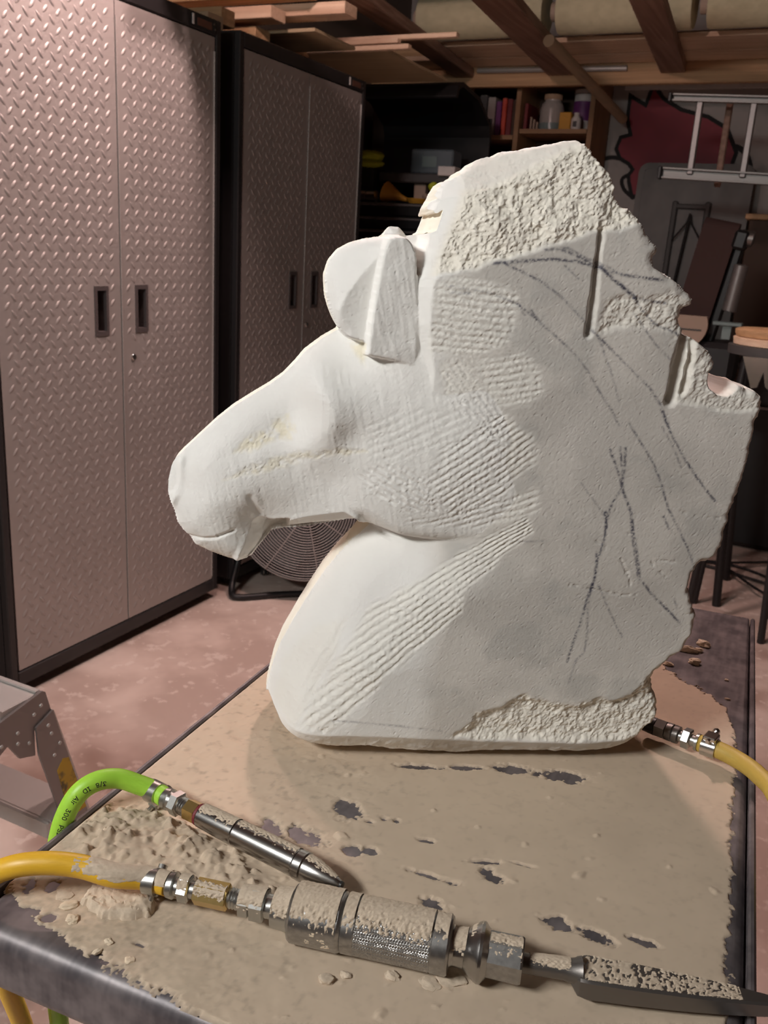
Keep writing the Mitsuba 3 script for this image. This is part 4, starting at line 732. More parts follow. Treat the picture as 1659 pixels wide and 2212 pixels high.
# ------------------------------------------------------------------ the lift table
TA = math.radians(4.5); TX = np.array([math.cos(TA), math.sin(TA), 0]); TY = np.array([-math.sin(TA), math.cos(TA), 0]); T0 = np.array([-.411, .300, .83])
TM = np.eye(4); TM[:3, 0], TM[:3, 1], TM[:3, 3] = TX, TY, T0
def tb(m): m.apply_transform(TM); return m
def tw(x, y, z=0.): return T0 + TX * x / 1000 + TY * y / 1000 + np.array([0, 0, z / 1000])
k = thing('lift_table', 'small dark steel lift table covered in stone dust, carrying the horse head', 'table')
R_ = .010; pts = [ball((x, y, z), R_, 2) for x in (R_, .45 - .0065) for y in (R_ + .004, .79 - R_) for z in (-.046 + R_, -R_)]
pts = []
for x in (0, .45):
    for y in (0, .79):
        for z in (-.046, 0):
            r = .011 if y == 0 else .003; q = ball((0, 0, 0), r, 2); q.apply_translation((x + (r if x == 0 else -r), y + (r if y == 0 else -r), z + (r if z < 0 else -r))); pts.append(np.array(q.vertices))
top = trimesh.convex.convex_hull(np.vstack(pts)); part(k, 'table_top', tb(top), 'm_table', 30)
for x in (.4535, -.0028): part(k, 'edge_lip', tb(box((x, .40, -.012), (.005, .77, .028), b=.0015)), 'm_bumper', lab='dark rolled edge')
for sx in (.13, .32):
    for a, b_ in (((sx, .10, -.70), (sx, .68, -.06)), ((sx + .03, .68, -.70), (sx + .03, .10, -.06))):
        part(k, 'scissor_arm', tb(tube([a, b_], .018, 4)), 'm_bumper')
part(k, 'base_frame', tb(cat([box((.135, .40, -.715), (.05, .70, .05), b=.004), box((.325, .40, -.715), (.05, .70, .05), b=.004), box((.23, .10, -.715), (.19, .05, .05), b=.004), box((.23, .68, -.715), (.19, .05, .05), b=.004)])), 'm_bumper')
for x in (.135, .325):
    for y in (.10, .70): part(k, 'caster', tb(lathe([(-.018, .03), (-.016, .044), (.016, .044), (.018, .03)], (x, y, -.785), (1, 0, 0), 24)), 'm_black', 35)

# stone dust lying on the table: a sheet of uneven thickness that runs out below the steel where it is bare
def build_dust(h=1.15):
    gx, gy = np.arange(1., 449.5, h), np.arange(2., 787., h); X, Y = np.meshgrid(gx, gy, indexing='ij'); sh = X.shape
    P3 = np.stack([X, Y, 0 * X], -1)
    def nz(f, o=3, s=0, ax=(1, 1)): return 2 * meshkit.fbm(P3 * [f * ax[0], f * ax[1], 1] + 31, o, s) - 1
    def ss(a, b, x): t = np.clip((x - a) / (b - a), 0, 1); return t * t * (3 - 2 * t)
    left = ss(260, 170, X + .10 * Y)                                   # the raked, lumpy side
    t = 1.5 + .5 * nz(.012, 3, 1) + .12 * nz(.25, 2, 2) + left * (.55 * nz(.05, 4, 3) + .5 * nz(.035, 3, 4, (1, 3.2)) + .25 * nz(.3, 3, 5))
    rr = ss(.12, .6, nz(.02, 2, 6)) * ss(320, 120, X) * ss(60, 120, Y) * ss(330, 260, Y)
    t = t + rr * .9 * nz(.09, 3, 7, (.45, 1.2))
    rag = 4.0 * nz(.14, 3, 8) + 2.6 * nz(.5, 2, 9) + 1.6 * nz(.9, 2, 10)
    # bare margins: right edge, front edge, the back right corner
    t = t - 5 * ss(3, -3, (441 - 2.5 * nz(.03, 2, 12)) - X + rag * .8)
    fl = np.interp(X, [0, 25, 45, 80, 116, 155, 200, 450], [34, 24, 18, 11, 9, 4, -6, -12]); t = t - 5 * ss(3, -2, Y - fl + rag)
    bl = np.interp(X, [340, 368, 397, 416, 430, 441, 450], [640, 586, 560, 545, 520, 470, 330]); t = t - 5 * ss(-4, 3, Y - bl + 2.2 * rag) * ss(300, 350, X)
    t = t - 3.4 * ss(560, 660, Y + 2 * rag) * ss(360, 330, X) * .35
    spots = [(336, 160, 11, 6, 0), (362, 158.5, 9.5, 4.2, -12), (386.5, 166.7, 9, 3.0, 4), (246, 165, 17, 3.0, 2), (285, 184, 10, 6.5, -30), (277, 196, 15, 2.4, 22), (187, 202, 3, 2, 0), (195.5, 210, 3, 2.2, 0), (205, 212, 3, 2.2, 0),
             (127, 160, 10, 12, 60), (152, 166, 9, 15, 85), (140, 168, 4, 5, 0), (165, 208, 12, 14, 50), (188, 166, 7, 5, 0), (200, 172, 5, 4, 0), (258, 140, 10, 5, 0), (232, 200, 7, 3, 10), (200, 290, 20, 3.5, 22), (232, 306, 16, 4, 24), (268, 322, 20, 6.5, 20), (306, 330, 20, 8, 14), (46, 24, 5, 4, 30), (28, 48, 4, 5, 0), (16, 40, 4, 7, 20), (30, 24, 7, 3, 10), (300, 205, 8, 1.4, 5), (108, 30, 4, 2, 0)]  # the dark strips along the stone foot stand in for its shade
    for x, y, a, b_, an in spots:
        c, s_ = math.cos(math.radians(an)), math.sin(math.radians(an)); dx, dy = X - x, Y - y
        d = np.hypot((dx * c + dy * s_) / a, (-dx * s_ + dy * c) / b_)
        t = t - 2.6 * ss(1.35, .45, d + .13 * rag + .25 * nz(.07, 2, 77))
    # the heap at the near left corner, pushed up in front of the slim tool, with clods
    heap = shapely.Polygon([(3, 125), (30, 140), (80, 138), (118, 128), (150, 113), (168, 106), (158, 97), (120, 88), (70, 84), (20, 80), (4, 92)])
    g = shapely.contains_xy(heap, X, Y); dd = cKDTree(np.array(heap.segmentize(1.).exterior.coords)).query(np.c_[X.ravel(), Y.ravel()])[0].reshape(sh)
    dh = np.where(g, dd, -dd); t = t + ss(-6, 16, dh) * (4.2 + 2.2 * nz(.06, 4, 14)) + ss(-4, 6, dh) * 1.1 * nz(.22, 3, 15)
    r2 = np.random.default_rng(5)
    def clod(x, y, r, ht, ang=0., asp=1., seed=0):
        x0_, x1_ = int(max(0, (x - 2 * r - gx[0]) / h)), int(min(sh[0], (x + 2 * r - gx[0]) / h + 2)); y0_, y1_ = int(max(0, (y - 2 * r - gy[0]) / h)), int(min(sh[1], (y + 2 * r - gy[0]) / h + 2))
        if x1_ <= x0_ or y1_ <= y0_: return
        sl = (slice(x0_, x1_), slice(y0_, y1_)); dx, dy = X[sl] - x, Y[sl] - y; c, s_ = math.cos(ang), math.sin(ang)
        d = np.hypot((dx * c + dy * s_) / asp, -dx * s_ + dy * c) / r
        d = d * (1 + .35 * (2 * meshkit.noise(np.stack([X[sl] * 1.3 / r, Y[sl] * 1.3 / r, 0 * dx + seed], -1), 3) - 1))
        t[sl] = t[sl] + ht * np.clip(1 - d**3, 0, 1)**.6 * (1 + .25 * (2 * meshkit.noise(P3[sl] * [.7, .7, 1], 8) - 1))
    for i in range(430):
        q = r2.random()
        if q < .62: x, y = r2.uniform(3, 168), r2.uniform(80, 142)
        elif q < .80: x, y = r2.uniform(25, 330), r2.uniform(12, 88)
        else: x, y = r2.uniform(5, 430), r2.uniform(90, 520)
        inh = heap.contains(shapely.Point(x, y)); r = r2.gamma(2.2, .75) + .5
        if not inh: r *= .55
        clod(x, y, min(r, 6.5), min(r, 6) * (.75 if inh else .45), r2.uniform(0, 3), r2.uniform(1, 1.8), i)
    for x, y, r, ht in ((300, 185, 3, 1), (226, 236, 2.2, 1.4), (262, 232, 2, 1), (345, 262, 1.8, 1.2), (398, 250, 1.6, 1.2), (148, 250, 2.5, 1.2)): clod(x, y, r, ht)
    under = ss(1, 6, np.abs(0))
    edge = np.minimum.reduce([X - gx[0], gx[-1] - X, Y - gy[0], gy[-1] - Y]); t = np.where(edge < .6, -1.5, t); t = np.minimum(t, .4 + edge * .9)
    keep = t > -1.2; cell = keep[:-1, :-1] | keep[1:, :-1] | keep[:-1, 1:] | keep[1:, 1:]
    t = np.maximum(t, -1.5)
    ci, cj = np.nonzero(cell); a = ci * sh[1] + cj; q = np.stack([a, a + sh[1], a + sh[1] + 1, a + 1], 1)
    ids = np.unique(q); re = np.full(sh[0] * sh[1], -1); re[ids] = np.arange(len(ids)); q = re[q]
    v = tw(0, 0) + (X.ravel()[ids, None] * TX + Y.ravel()[ids, None] * TY + t.ravel()[ids, None] * np.array([0, 0, 1.])) / 1000
    tn = .5 + .5 * nz(.03, 4, 16); dk = ss(.55, .9, .5 + .5 * nz(.2, 4, 17)) * (.35 + .65 * left)
    col = np.array([.575, .465, .355]) * (.90 + .14 * tn[..., None]); col = col * (1 - .25 * dk[..., None])
    sp = ss(230, 60, X) * ss(150, 40, Y) * np.clip(.55 + .9 * nz(.35, 3, 18) + .5 * nz(.05, 3, 19), 0, 1); col = col * (1 - .42 * sp[..., None]) + .42 * sp[..., None] * np.array([.24, .205, .15]); thin = ss(.9, .1, t)[..., None]; col = col * (1 - .45 * thin) + .45 * thin * np.array([.23, .19, .165])  # near left dust darkened: dark residue specks, plus shade put into the colour
    f = np.vstack([q[:, [0, 1, 2]], q[:, [0, 2, 3]]])
    return trimesh.Trimesh(v, f, process=False), col.reshape(-1, 3)[ids]
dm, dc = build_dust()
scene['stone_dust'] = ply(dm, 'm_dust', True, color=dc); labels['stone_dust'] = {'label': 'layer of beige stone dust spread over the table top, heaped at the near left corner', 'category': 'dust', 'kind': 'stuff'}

# the sculpture itself
hm, hc = build_horse()
scene['horse_head_sculpture'] = ply(hm, 'm_stone', True, color=hc)
labels['horse_head_sculpture'] = {'label': 'half-carved pale limestone horse head with pencil lines for the mane', 'category': 'sculpture'}

# loose chips and flakes of stone
mat('m_crust', proc(lambda p, n, uv: mix((.47, .38, .285), (.64, .54, .43), fbm(p.x * 500, p.y * 500, p.z * 500, 4))), .95, specular=.08)
mat('m_chip', proc(lambda p, n, uv: mix((.60, .48, .35), (.72, .62, .48), fbm(p.x * 300, p.y * 300, p.z * 300, 3))), .9, specular=.1)
def chip(x, y, s, seed, lab, z=.3, flatn=.5, nm='stone_chip', rz=0., sub=3, group=None):
    b = blob((0, 0, 0), np.array([s[0], s[1], s[2]]) / 1000, seed, .5, sub, True, 1.5); b.apply_transform(rotz(rz)); b.apply_translation(tw(x, y, z) + np.array([0, 0, .33 * s[2] / 1000])); 
    return one(nm, b, 'm_crust' if 'dust' in nm else 'm_chip', lab, 'stone chip', 25, group)
chip(401, 672, (7, 6, 4.5), 1, 'largest loose stone chip behind the horse head, farthest back on the bare steel')
chip(386, 646, (11, 3.5, 4.5), 2, 'long grey stone splinter on the bare steel behind the horse head', rz=12)
chip(397, 652, (4.5, 4, 3), 3, 'small stone chip right of the long splinter')
chip(394.6, 617, (6, 5, 4), 4, 'stone chip nearest to the dust edge on the bare steel behind the horse head')
chip(369, 598, (5, 3, 2.5), 5, 'flat stone chip tucked against the back edge of the horse head')
chip(428, 590, (2.2, 1.6, 1.2), 6, 'tiny stone chip alone near the right edge lip')
chip(430, 545, (2.6, 1.4, 1.2), 7, 'tiny thin chip at the ragged dust edge by the right lip')
chip(278, 76.5, (6.5, 5, 1.6), 8, 'flat flake of caked dust under the barrel, the left one of the pair', 1.3, nm='dust_flake')
chip(287, 85.5, (8.5, 7.5, 2.2), 9, 'flat flake of caked dust under the barrel, the right larger one', 1.3, nm='dust_flake')
chip(222, 53, (5, 4, 2.5), 10, 'lump of dust in front of the hammer, below its stamped end', 1.2, nm='dust_lump')
chip(231, 61, (3.4, 3, 2.2), 11, 'small lump of dust right behind the lump in front of the hammer', 1.2, nm='dust_lump')
chip(256, 72, (4.2, 3.2, 2.4), 12, 'lump of dust left of the two flat flakes', 1.2, nm='dust_lump')
chip(50, 37, (6, 3.2, 2.2), 13, 'pale stone splinter near the front left corner', 1.0, rz=50)
chip(60, 29, (4, 3.5, 2.2), 14, 'round pale crumb beside the splinter near the front left corner', 1.0)
chip(41.5, 44, (6, 6, 1.2), 15, 'flat grey-green flake at the front left corner', .6, nm='dust_flake')
chip(92, 23, (2.6, 2.2, 1.8), 16, 'whitish crumb in front of the caked slab', 1.2)
chip(91, 14, (3, 1.6, 1.8), 17, 'thin whitish crumb nearest the front edge', 1.0, rz=60)
chip(112, 17, (3.2, 2.6, 1.4), 18, 'flat crumb in front of the brass fitting', 1.2)
# the caked slabs of dust under the yellow hose
def cake(poly, z0, t, seed, lab):
    p = shapely.Polygon(poly).buffer(3).buffer(-1.5); q = np.array(p.segmentize(1.1).exterior.coords)[:-1]
    q = q * 1. + (np.c_[meshkit.noise(np.c_[q * .45, q[:, :1] * 0], seed), meshkit.noise(np.c_[q * .45, q[:, :1] * 0 + 5], seed + 1)] - .5) * 2.6
    g = shapely.Polygon(q).buffer(0); xs = np.arange(*g.bounds[0::2], 1.0); ys_ = np.arange(*g.bounds[1::2], 1.0); A, B = np.meshgrid(xs, ys_); s_ = shapely.contains_xy(g.buffer(-.8), A, B)
    c = np.c_[A[s_], B[s_]]; pt = np.vstack([q, c]); from_ = len(q)
    from scipy.spatial import Delaunay
    tr = Delaunay(pt).simplices; cen = pt[tr].mean(1); tr = tr[shapely.contains_xy(g, cen[:, 0], cen[:, 1])]
    d = cKDTree(q).query(pt)[0]; z = t * (1 - np.exp(-d / 1.6)) * (.6 + .9 * meshkit.fbm(np.c_[pt * .16, pt[:, :1] * 0], 4, seed)) + 1.1 * meshkit.noise(np.c_[pt * .8, pt[:, :1] * 0], seed) * np.minimum(d, 1)
    a = np.cross(np.c_[pt[tr][:, 1] - pt[tr][:, 0], np.zeros(len(tr))], np.c_[pt[tr][:, 2] - pt[tr][:, 0], np.zeros(len(tr))])[:, 2]; tr[a < 0] = tr[a < 0][:, ::-1]
    up = np.array([tw(x, y, z0 + zz + .9) for (x, y), zz in zip(pt, z)]); lo = np.array([tw(x, y, z0) for x, y in pt]); n_ = len(pt)
    i = np.arange(from_); j = (i + 1) % from_; side = np.vstack([np.c_[i, i + n_, j], np.c_[j, i + n_, j + n_]])
    m = trimesh.Trimesh(np.vstack([up, lo]), np.vstack([tr, tr[:, ::-1] + n_, side]), process=False); m.fix_normals()
    return one('dust_cake', m, 'm_crust', lab, 'dust cake', 30)
cake([(56, 44), (54, 54), (64, 66), (84, 68), (98, 60), (99, 51), (90, 44), (76, 38)], 1.0, 5.0, 41, 'thick caked slab of dust under the yellow hose and its clamp')
cake([(72, 78), (92, 86), (112, 88), (120, 80), (108, 71), (90, 70), (76, 70)], 3.0, 4.5, 43, 'flat caked slab of dust lying behind the yellow hose on the heap')

# ------------------------------------------------------------------ tools and hoses on the table
def shell_dust(parent, prof, o, d, a0, a1, seed, thick=.0011, n=96, col=None, rag=.5, step=.00065):
    """a crust of dust lying along the upper side of a round tool: real thickness, ragged lower edges"""
    d = np.asarray(d, float) / np.linalg.norm(d); o = np.asarray(o, float); a = np.cross(d, [0, 0, 1.]); a /= np.linalg.norm(a); b = np.cross(a, d)
    s = np.arange(prof[0][0], prof[-1][0], step); r = np.interp(s, [p[0] for p in prof], [p[1] for p in prof]); g = np.radians(np.linspace(a0 - 28, a1 + 28, n))
    Sg, G = np.meshgrid(s, g, indexing='ij'); q = np.stack([Sg * 620, G * 9., 0 * G], -1); nn = meshkit.fbm(q, 4, seed) - .5 + .5 * (meshkit.fbm(np.stack([Sg * 1500, G * 9, 0 * G], -1), 2, seed + 9) - .5)
    lo, hi = math.radians(a0), math.radians(a1); e = np.minimum(G - lo, hi - G)
    t = thick * np.clip((e + nn * rag * 1.9) * 3.0, -1, 1); t = t * (1 + .5 * (meshkit.noise(q * 2.2, seed + 3) - .5)) + np.where(t > 0, .0004 * nn, 0)
    R = r[:, None] + np.maximum(t, -.0004)
    v = o + Sg[..., None] * d + R[..., None] * (np.cos(G)[..., None] * a + np.sin(G)[..., None] * b); m, n_ = G.shape
    i, j = np.meshgrid(np.arange(m - 1), np.arange(n_ - 1), indexing='ij'); ok = (t > -.0003); c = ok[:-1, :-1] | ok[1:, :-1] | ok[:-1, 1:] | ok[1:, 1:]
    i, j = i[c], j[c]; f = np.stack([i * n_ + j, (i + 1) * n_ + j, (i + 1) * n_ + j + 1, i * n_ + j + 1], 1)
    me = trimesh.Trimesh(v.reshape(-1, 3), np.vstack([f[:, [0, 1, 2]], f[:, [0, 2, 3]]]), process=False)
    if len(f):
        fn_ = np.cross(v.reshape(-1, 3)[f[0, 1]] - v.reshape(-1, 3)[f[0, 0]], v.reshape(-1, 3)[f[0, 2]] - v.reshape(-1, 3)[f[0, 0]])
        ctr = o + s[i[0]] * d
        if fn_ @ (v.reshape(-1, 3)[f[0, 0]] - ctr) < 0: me.invert()
    part(parent, 'dust_crust', me, 'm_crust', True, lab='crust of beige dust on the upper side', kind='stuff')

# big hammer: axis H0 + s * HD
HD = np.array([math.cos(math.radians(13.6)), math.sin(math.radians(13.6)), 0]); H0 = np.array([-.2277, .3912, .8487]) - .0935 * HD
k = thing('pneumatic_hammer', 'large steel pneumatic hammer with a knurled barrel, nearest on the table', 'hammer')
part(k, 'rear_cap', lathe([(.0905, .0118), (.092, .0163), (.0935, .0175), (.1225, .0175), (.1238, .0168), (.1246, .0162)], H0, HD, 72), 'm_hammer', 25)
kn = []
s_ = np.arange(.1330, .1785, .00055); g = np.arange(160) * 2 * np.pi / 160
part(k, 'barrel', lathe([(.1246, .0160), (.1252, .0169), (.1325, .0169), (.1332, .0164), (.1785, .0164), (.1790, .0169), (.1878, .0169), (.1890, .0161), (.1895, .0118)], H0, HD, 72), 'm_hammer', 25)
def knurl():
    A, B = np.meshgrid(s_, g, indexing='ij'); p1 = A / .0016; p2 = B * .0164 / .0016
    R = .0166 + .00038 * (np.abs(((p1 + p2) % 1) - .5) + np.abs(((p1 - p2) % 1) - .5) - .5) * 2
    a = np.cross(HD, [0, 0, 1.]); a /= np.linalg.norm(a); b = np.cross(a, HD)
    v = H0 + A[..., None] * HD + R[..., None] * (np.cos(B)[..., None] * a + np.sin(B)[..., None] * b); m, n_ = A.shape
    i, j = np.meshgrid(np.arange(m - 1), np.arange(n_), indexing='ij'); kx = (j + 1) % n_
    f = np.stack([i * n_ + j, (i + 1) * n_ + j, (i + 1) * n_ + kx, i * n_ + kx], -1).reshape(-1, 4); me = trimesh.Trimesh(v.reshape(-1, 3), np.vstack([f[:, [0, 1, 2]], f[:, [0, 2, 3]]]), process=False)
    if ((me.face_normals[0] @ (me.triangles_center[0] - (H0 + s_[0] * HD)))) < 0: me.invert()
    return me
part(k, 'knurled_grip', knurl(), 'm_hammer', False, lab='diamond knurled grip')
part(k, 'neck', lathe([(.1890, .0122), (.1915, .0108), (.1975, .0110), (.200, .0128), (.2045, .0162), (.2062, .0170), (.2080, .0170), (.2095, .0152), (.2112, .0134)], H0, HD, 72), 'm_steel', 20, lab='polished flared neck ring')
part(k, 'nose_collar', lathe([(.2105, .0122), (.2112, .0136), (.2300, .0138), (.2312, .0131), (.2314, .0070)], H0, HD, 8, phase=.39), 'm_hammer', 10, lab='faceted nose collar')
part(k, 'rear_bushing', lathe([(.0795, .0098), (.0800, .0116), (.0900, .0122), (.0912, .0136)], H0, HD, 56), 'm_zinc', 25)
shell_dust(k, [(.0937, .0175), (.1222, .0175)], H0, HD, 30, 165, 3)
shell_dust(k, [(.1332, .0168), (.1785, .0168)], H0, HD, 46, 165, 5); shell_dust(k, [(.1792, .0169), (.1880, .0169)], H0, HD, 55, 140, 6, .0006)
shell_dust(k, [(.1250, .0169), (.1322, .0169)], H0, HD, 40, 165, 8); shell_dust(k, [(.0800, .0116), (.0912, .0130)], H0, HD, 25, 160, 9)
shell_dust(k, [(.1905, .0110), (.1985, .0115)], H0, HD, 40, 150, 10, .0006); shell_dust(k, [(.2005, .0131), (.2070, .0169)], H0, HD, 72, 150, 12, .0005); shell_dust(k, [(.2116, .0128), (.2305, .0131)], H0, HD, 66, 122, 11, .0006)
# stamped, worn marks on the rear cap
def marks():
    m = []
    for i, (s0, ang, w_) in enumerate(((.108, 6, .006), (.114, -4, .007), (.105, -14, .006), (.1165, -18, .006))):
        for j in range(7):
            ss_, aa = s0 + rng.uniform(-.002, .002), math.radians(ang + rng.uniform(-5, 5)); a = np.cross(HD, [0, 0, 1.]); a /= np.linalg.norm(a); b = np.cross(a, HD)
            c = H0 + ss_ * HD + .01745 * (math.cos(aa) * a + math.sin(aa) * b); M = np.eye(4); M[:3, 0] = HD; M[:3, 2] = math.cos(aa) * a + math.sin(aa) * b; M[:3, 1] = np.cross(M[:3, 2], HD); M[:3, 3] = c
            q = box((0, 0, 0), (rng.uniform(.0006, .0022), rng.uniform(.0004, .0012), .0004)); q.apply_transform(M); m.append(q)
    return cat(m)
part(k, 'worn_marks', marks(), 'm_chip', kind='stuff', lab='worn pale marks on the rear cap')
# chisel held in the hammer
k = thing('stone_chisel', 'dark forged steel chisel held in the nose of the big hammer', 'chisel')
CD = np.array([math.cos(math.radians(20.)), math.sin(math.radians(20.)), -.03]); CD /= np.linalg.norm(CD); C0 = H0 + .2308 * HD - np.array([0, 0, .0010])
part(k, 'shank', lathe([(-.012, .0056), (.012, .0057), (.024, .0058), (.030, .0070), (.034, .0086)], C0, CD, 32), 'm_dark_steel', 30)
def blade():
    cs = np.cross([0, 0, 1.], CD); cs /= np.linalg.norm(cs); up = np.cross(CD, cs); st = [(.029, .0045, .0038), (.0325, .0098, .0062), (.038, .0110, .0068), (.063, .0104, .0066), (.093, .0088, .0062), (.118, .0068, .0056), (.138, .0044, .0052), (.145, .0028, .0050)]
    v, f = [], []
    for i, (s0, w_, h_) in enumerate(st):
        c = C0 + CD * s0 + np.array([0, 0, -.0030]); b = .0013
        for x, y in ((-w_ + b, -h_), (w_ - b, -h_), (w_, -h_ + b), (w_, h_ - b), (w_ - b, h_), (-w_ + b, h_), (-w_, h_ - b), (-w_, -h_ + b)): v.append(c + cs * x + up * y)
    for i in range(len(st) - 1):
        for j in range(8): a, b = i * 8 + j, i * 8 + (j + 1) % 8; f += [(a, b, b + 8), (a, b + 8, a + 8)]
    f += [(0, j + 1, j) for j in range(1, 7)]; e = (len(st) - 1) * 8; f += [(e, e + j, e + j + 1) for j in range(1, 7)]
    m = trimesh.Trimesh(np.array(v), np.array(f), process=False); m.fix_normals(); return m, cs, up, st
bm, cs_, up_, st_ = blade(); part(k, 'blade', bm, 'm_dark_steel', 22, lab='dark forged blade')
def blade_dust():
    s = np.arange(.035, .124, .0007); t = np.linspace(-1, 1, 34); A, B = np.meshgrid(s, t, indexing='ij'); w_ = np.interp(A, [q[0] for q in st_], [q[1] for q in st_]); h_ = np.interp(A, [q[0] for q in st_], [q[2] for q in st_])
    n_ = meshkit.fbm(np.stack([A * 900, B * 5 - A * 420, 0 * A], -1), 4, 5) + .25 * (meshkit.fbm(np.stack([A * 120, B * 1.2, 0 * A + 3], -1), 2, 6) - .5); th = .0005 * np.clip((n_ - .40) * 7, -1, 1)
    v = C0 + CD * A[..., None] + np.array([0, 0, -.0030]) + cs_ * (B * (w_ - .0012))[..., None] + up_ * (h_ + th)[..., None]; m, n2 = A.shape
    i, j = np.meshgrid(np.arange(m - 1), np.arange(n2 - 1), indexing='ij'); f = np.stack([i * n2 + j, (i + 1) * n2 + j, (i + 1) * n2 + j + 1, i * n2 + j + 1], -1).reshape(-1, 4)
    me = trimesh.Trimesh(v.reshape(-1, 3), np.vstack([f[:, [0, 1, 2]], f[:, [0, 2, 3]]]), process=False)
    if me.face_normals[0, 2] < 0: me.invert()
    return me
part(k, 'dust_crust', blade_dust(), 'm_crust', True, lab='dust clinging to the upper face', kind='stuff')
shell_dust(k, [(.004, .0057), (.028, .0066)], C0, CD, 60, 150, 15, .0005)

# hose with fittings
def hexnut(parent, s0, s1, r, o, d, m, lab, nm='hex_nut', ph=.2):
    return part(parent, nm, lathe([(s0, r * .82), (s0 + .0008, r), (s1 - .0008, r), (s1, r * .82)], o, d, 6, phase=ph), m, 10, lab=lab)
def clamp(parent, s, r, o, d, m='m_zinc', side=1, up=(0, 0, 1), w_=.010):
    d = np.asarray(d, float) / np.linalg.norm(d); o = np.asarray(o, float); c = part(parent, 'hose_clamp', lathe([(s, r), (s, r + .0010), (s + w_, r + .0010), (s + w_, r)], o, d, 32), m, 30, lab='bright metal hose clamp')
    a = np.cross(d, up); a /= np.linalg.norm(a); b = np.cross(a, d); q = o + d * (s + w_ * .5) + b * (r + .0016) * side
    part(c, 'screw_housing', box((0, 0, 0), (.013, w_ * .92, .0045), b=.001, R=np.block([[np.c_[a, d, np.cross(a, d)], np.zeros((3, 1))], [0, 0, 0, 1]])).apply_translation(q), m)
    part(c, 'screw', lathe([(-.013, .0016), (-.013, .0030), (-.009, .0030), (-.009, .0017), (.010, .0017), (.010, .001)], q, a, 12), m, 30)
    return c
# yellow hose of the hammer
k = thing('yellow_air_hose', 'dusty yellow air hose coupled to the big hammer with the knurled barrel', 'hose')
yh = [H0 + HD * .009, H0 - HD * .006 + [0, 0, .0010], [-.3400, .3560, .8535], [-.3600, .3490, .8570], [-.3780, .3390, .8590], [-.3960, .3290, .8560], [-.4140, .3230, .8440], [-.4290, .3280, .8200], [-.4400, .3420, .780], [-.452, .362, .71], [-.474, .397, .60], [-.50, .43, .42], [-.56, .40, .16], [-.66, .30, .012], [-.9, .1, .010]]
part(k, 'hose', tube(yh, .0072, 24, 10), 'm_yellow_hose', True)
P_ = spline(yh[:5], 14)[:46]
def hose_dust(parent, P, r, a0, a1, seed, side):
    t, A, B = frames(P); s = np.r_[0, np.cumsum(np.linalg.norm(np.diff(P, axis=0), axis=1))]; ss_ = np.arange(0, s[-1], .0008); f = lambda M: np.stack([np.interp(ss_, s, M[:, c]) for c in range(3)], 1)
    P, t = f(P), f(t); a = np.cross(t, [0, 0, 1.]); a /= np.linalg.norm(a, axis=1, keepdims=True); b = np.cross(a, t); g = np.radians(np.linspace(a0 - 30, a1 + 30, 60)); n_ = len(g)
    Sg, G = np.meshgrid(ss_, g, indexing='ij'); nn = meshkit.fbm(np.stack([Sg * 240, G * 3, 0 * G], -1), 4, seed) - .5; e = np.minimum(G - math.radians(a0), math.radians(a1) - G)
    e = np.minimum(e, (ss_[-1] - Sg) * 22 - .1); th = .0006 * np.clip((e + nn * .9) * 3, -1, 1)
    v = P[:, None] + (r + np.maximum(th, -.0003))[..., None] * (np.cos(G)[..., None] * a[:, None] + np.sin(G)[..., None] * b[:, None]); m = len(ss_); ok = th > -.00025
    i, j = np.meshgrid(np.arange(m - 1), np.arange(n_ - 1), indexing='ij'); c = ok[:-1, :-1] | ok[1:, :-1] | ok[:-1, 1:] | ok[1:, 1:]; i, j = i[c], j[c]; q = np.stack([i * n_ + j, i * n_ + j + 1, (i + 1) * n_ + j + 1, (i + 1) * n_ + j], 1)
    me = trimesh.Trimesh(v.reshape(-1, 3), np.vstack([q[:, [0, 1, 2]], q[:, [0, 2, 3]]]), process=False)
    c0 = P[i[0]]
    if me.face_normals[0] @ (me.triangles_center[0] - c0) < 0: me.invert()
    part(parent, 'dust_crust', me, 'm_crust', True, lab='film of dust on top of the hose', kind='stuff')
hose_dust(k, P_, .0072, 30, 165, 21, 1)
clamp(k, -.006, .0074, H0, HD, 'm_zinc', -1, (0.35, -.6, 1), .008)
part(k, 'barb', lathe([(.008, .006), (.0100, .0078), (.0135, .0082), (.0145, .0056), (.030, .0054)], H0, HD, 28), 'm_zinc', 30)
hexnut(k, .0170, .0245, .0086, H0, HD, 'm_zinc', 'steel hex nut'); shell_dust(k, [(.0173, .0080), (.0243, .0080)], H0, HD, 48, 150, 31, .0006, 40)
hexnut(k, .0277, .0499, .0084, H0, HD, 'm_brass', 'long brass hex coupling', 'brass_coupling', .0); shell_dust(k, [(.0285, .0075), (.0492, .0075)], H0, HD, 24, 92, 33, .0008, 48)
part(k, 'threaded_nipple', lathe([(.0495, .0055), (.0515, .0064), (.0525, .0056), (.0535, .0064), (.0545, .0056), (.0555, .0064), (.0590, .0056)], H0, HD, 24), 'm_zinc', 30)
hexnut(k, .0575, .0650, .0094, H0, HD, 'm_zinc', 'grey hex fitting', ph=.4); hexnut(k, .0650, .0747, .0104, H0, HD, 'm_zinc', 'larger grey hex fitting', ph=.4)
shell_dust(k, [(.0578, .0091), (.0745, .0098)], H0, HD, 30, 150, 35, .0008, 60)
part(k, 'swivel', lathe([(.0740, .0072), (.0800, .0072)], H0, HD, 28), 'm_zinc', 30)

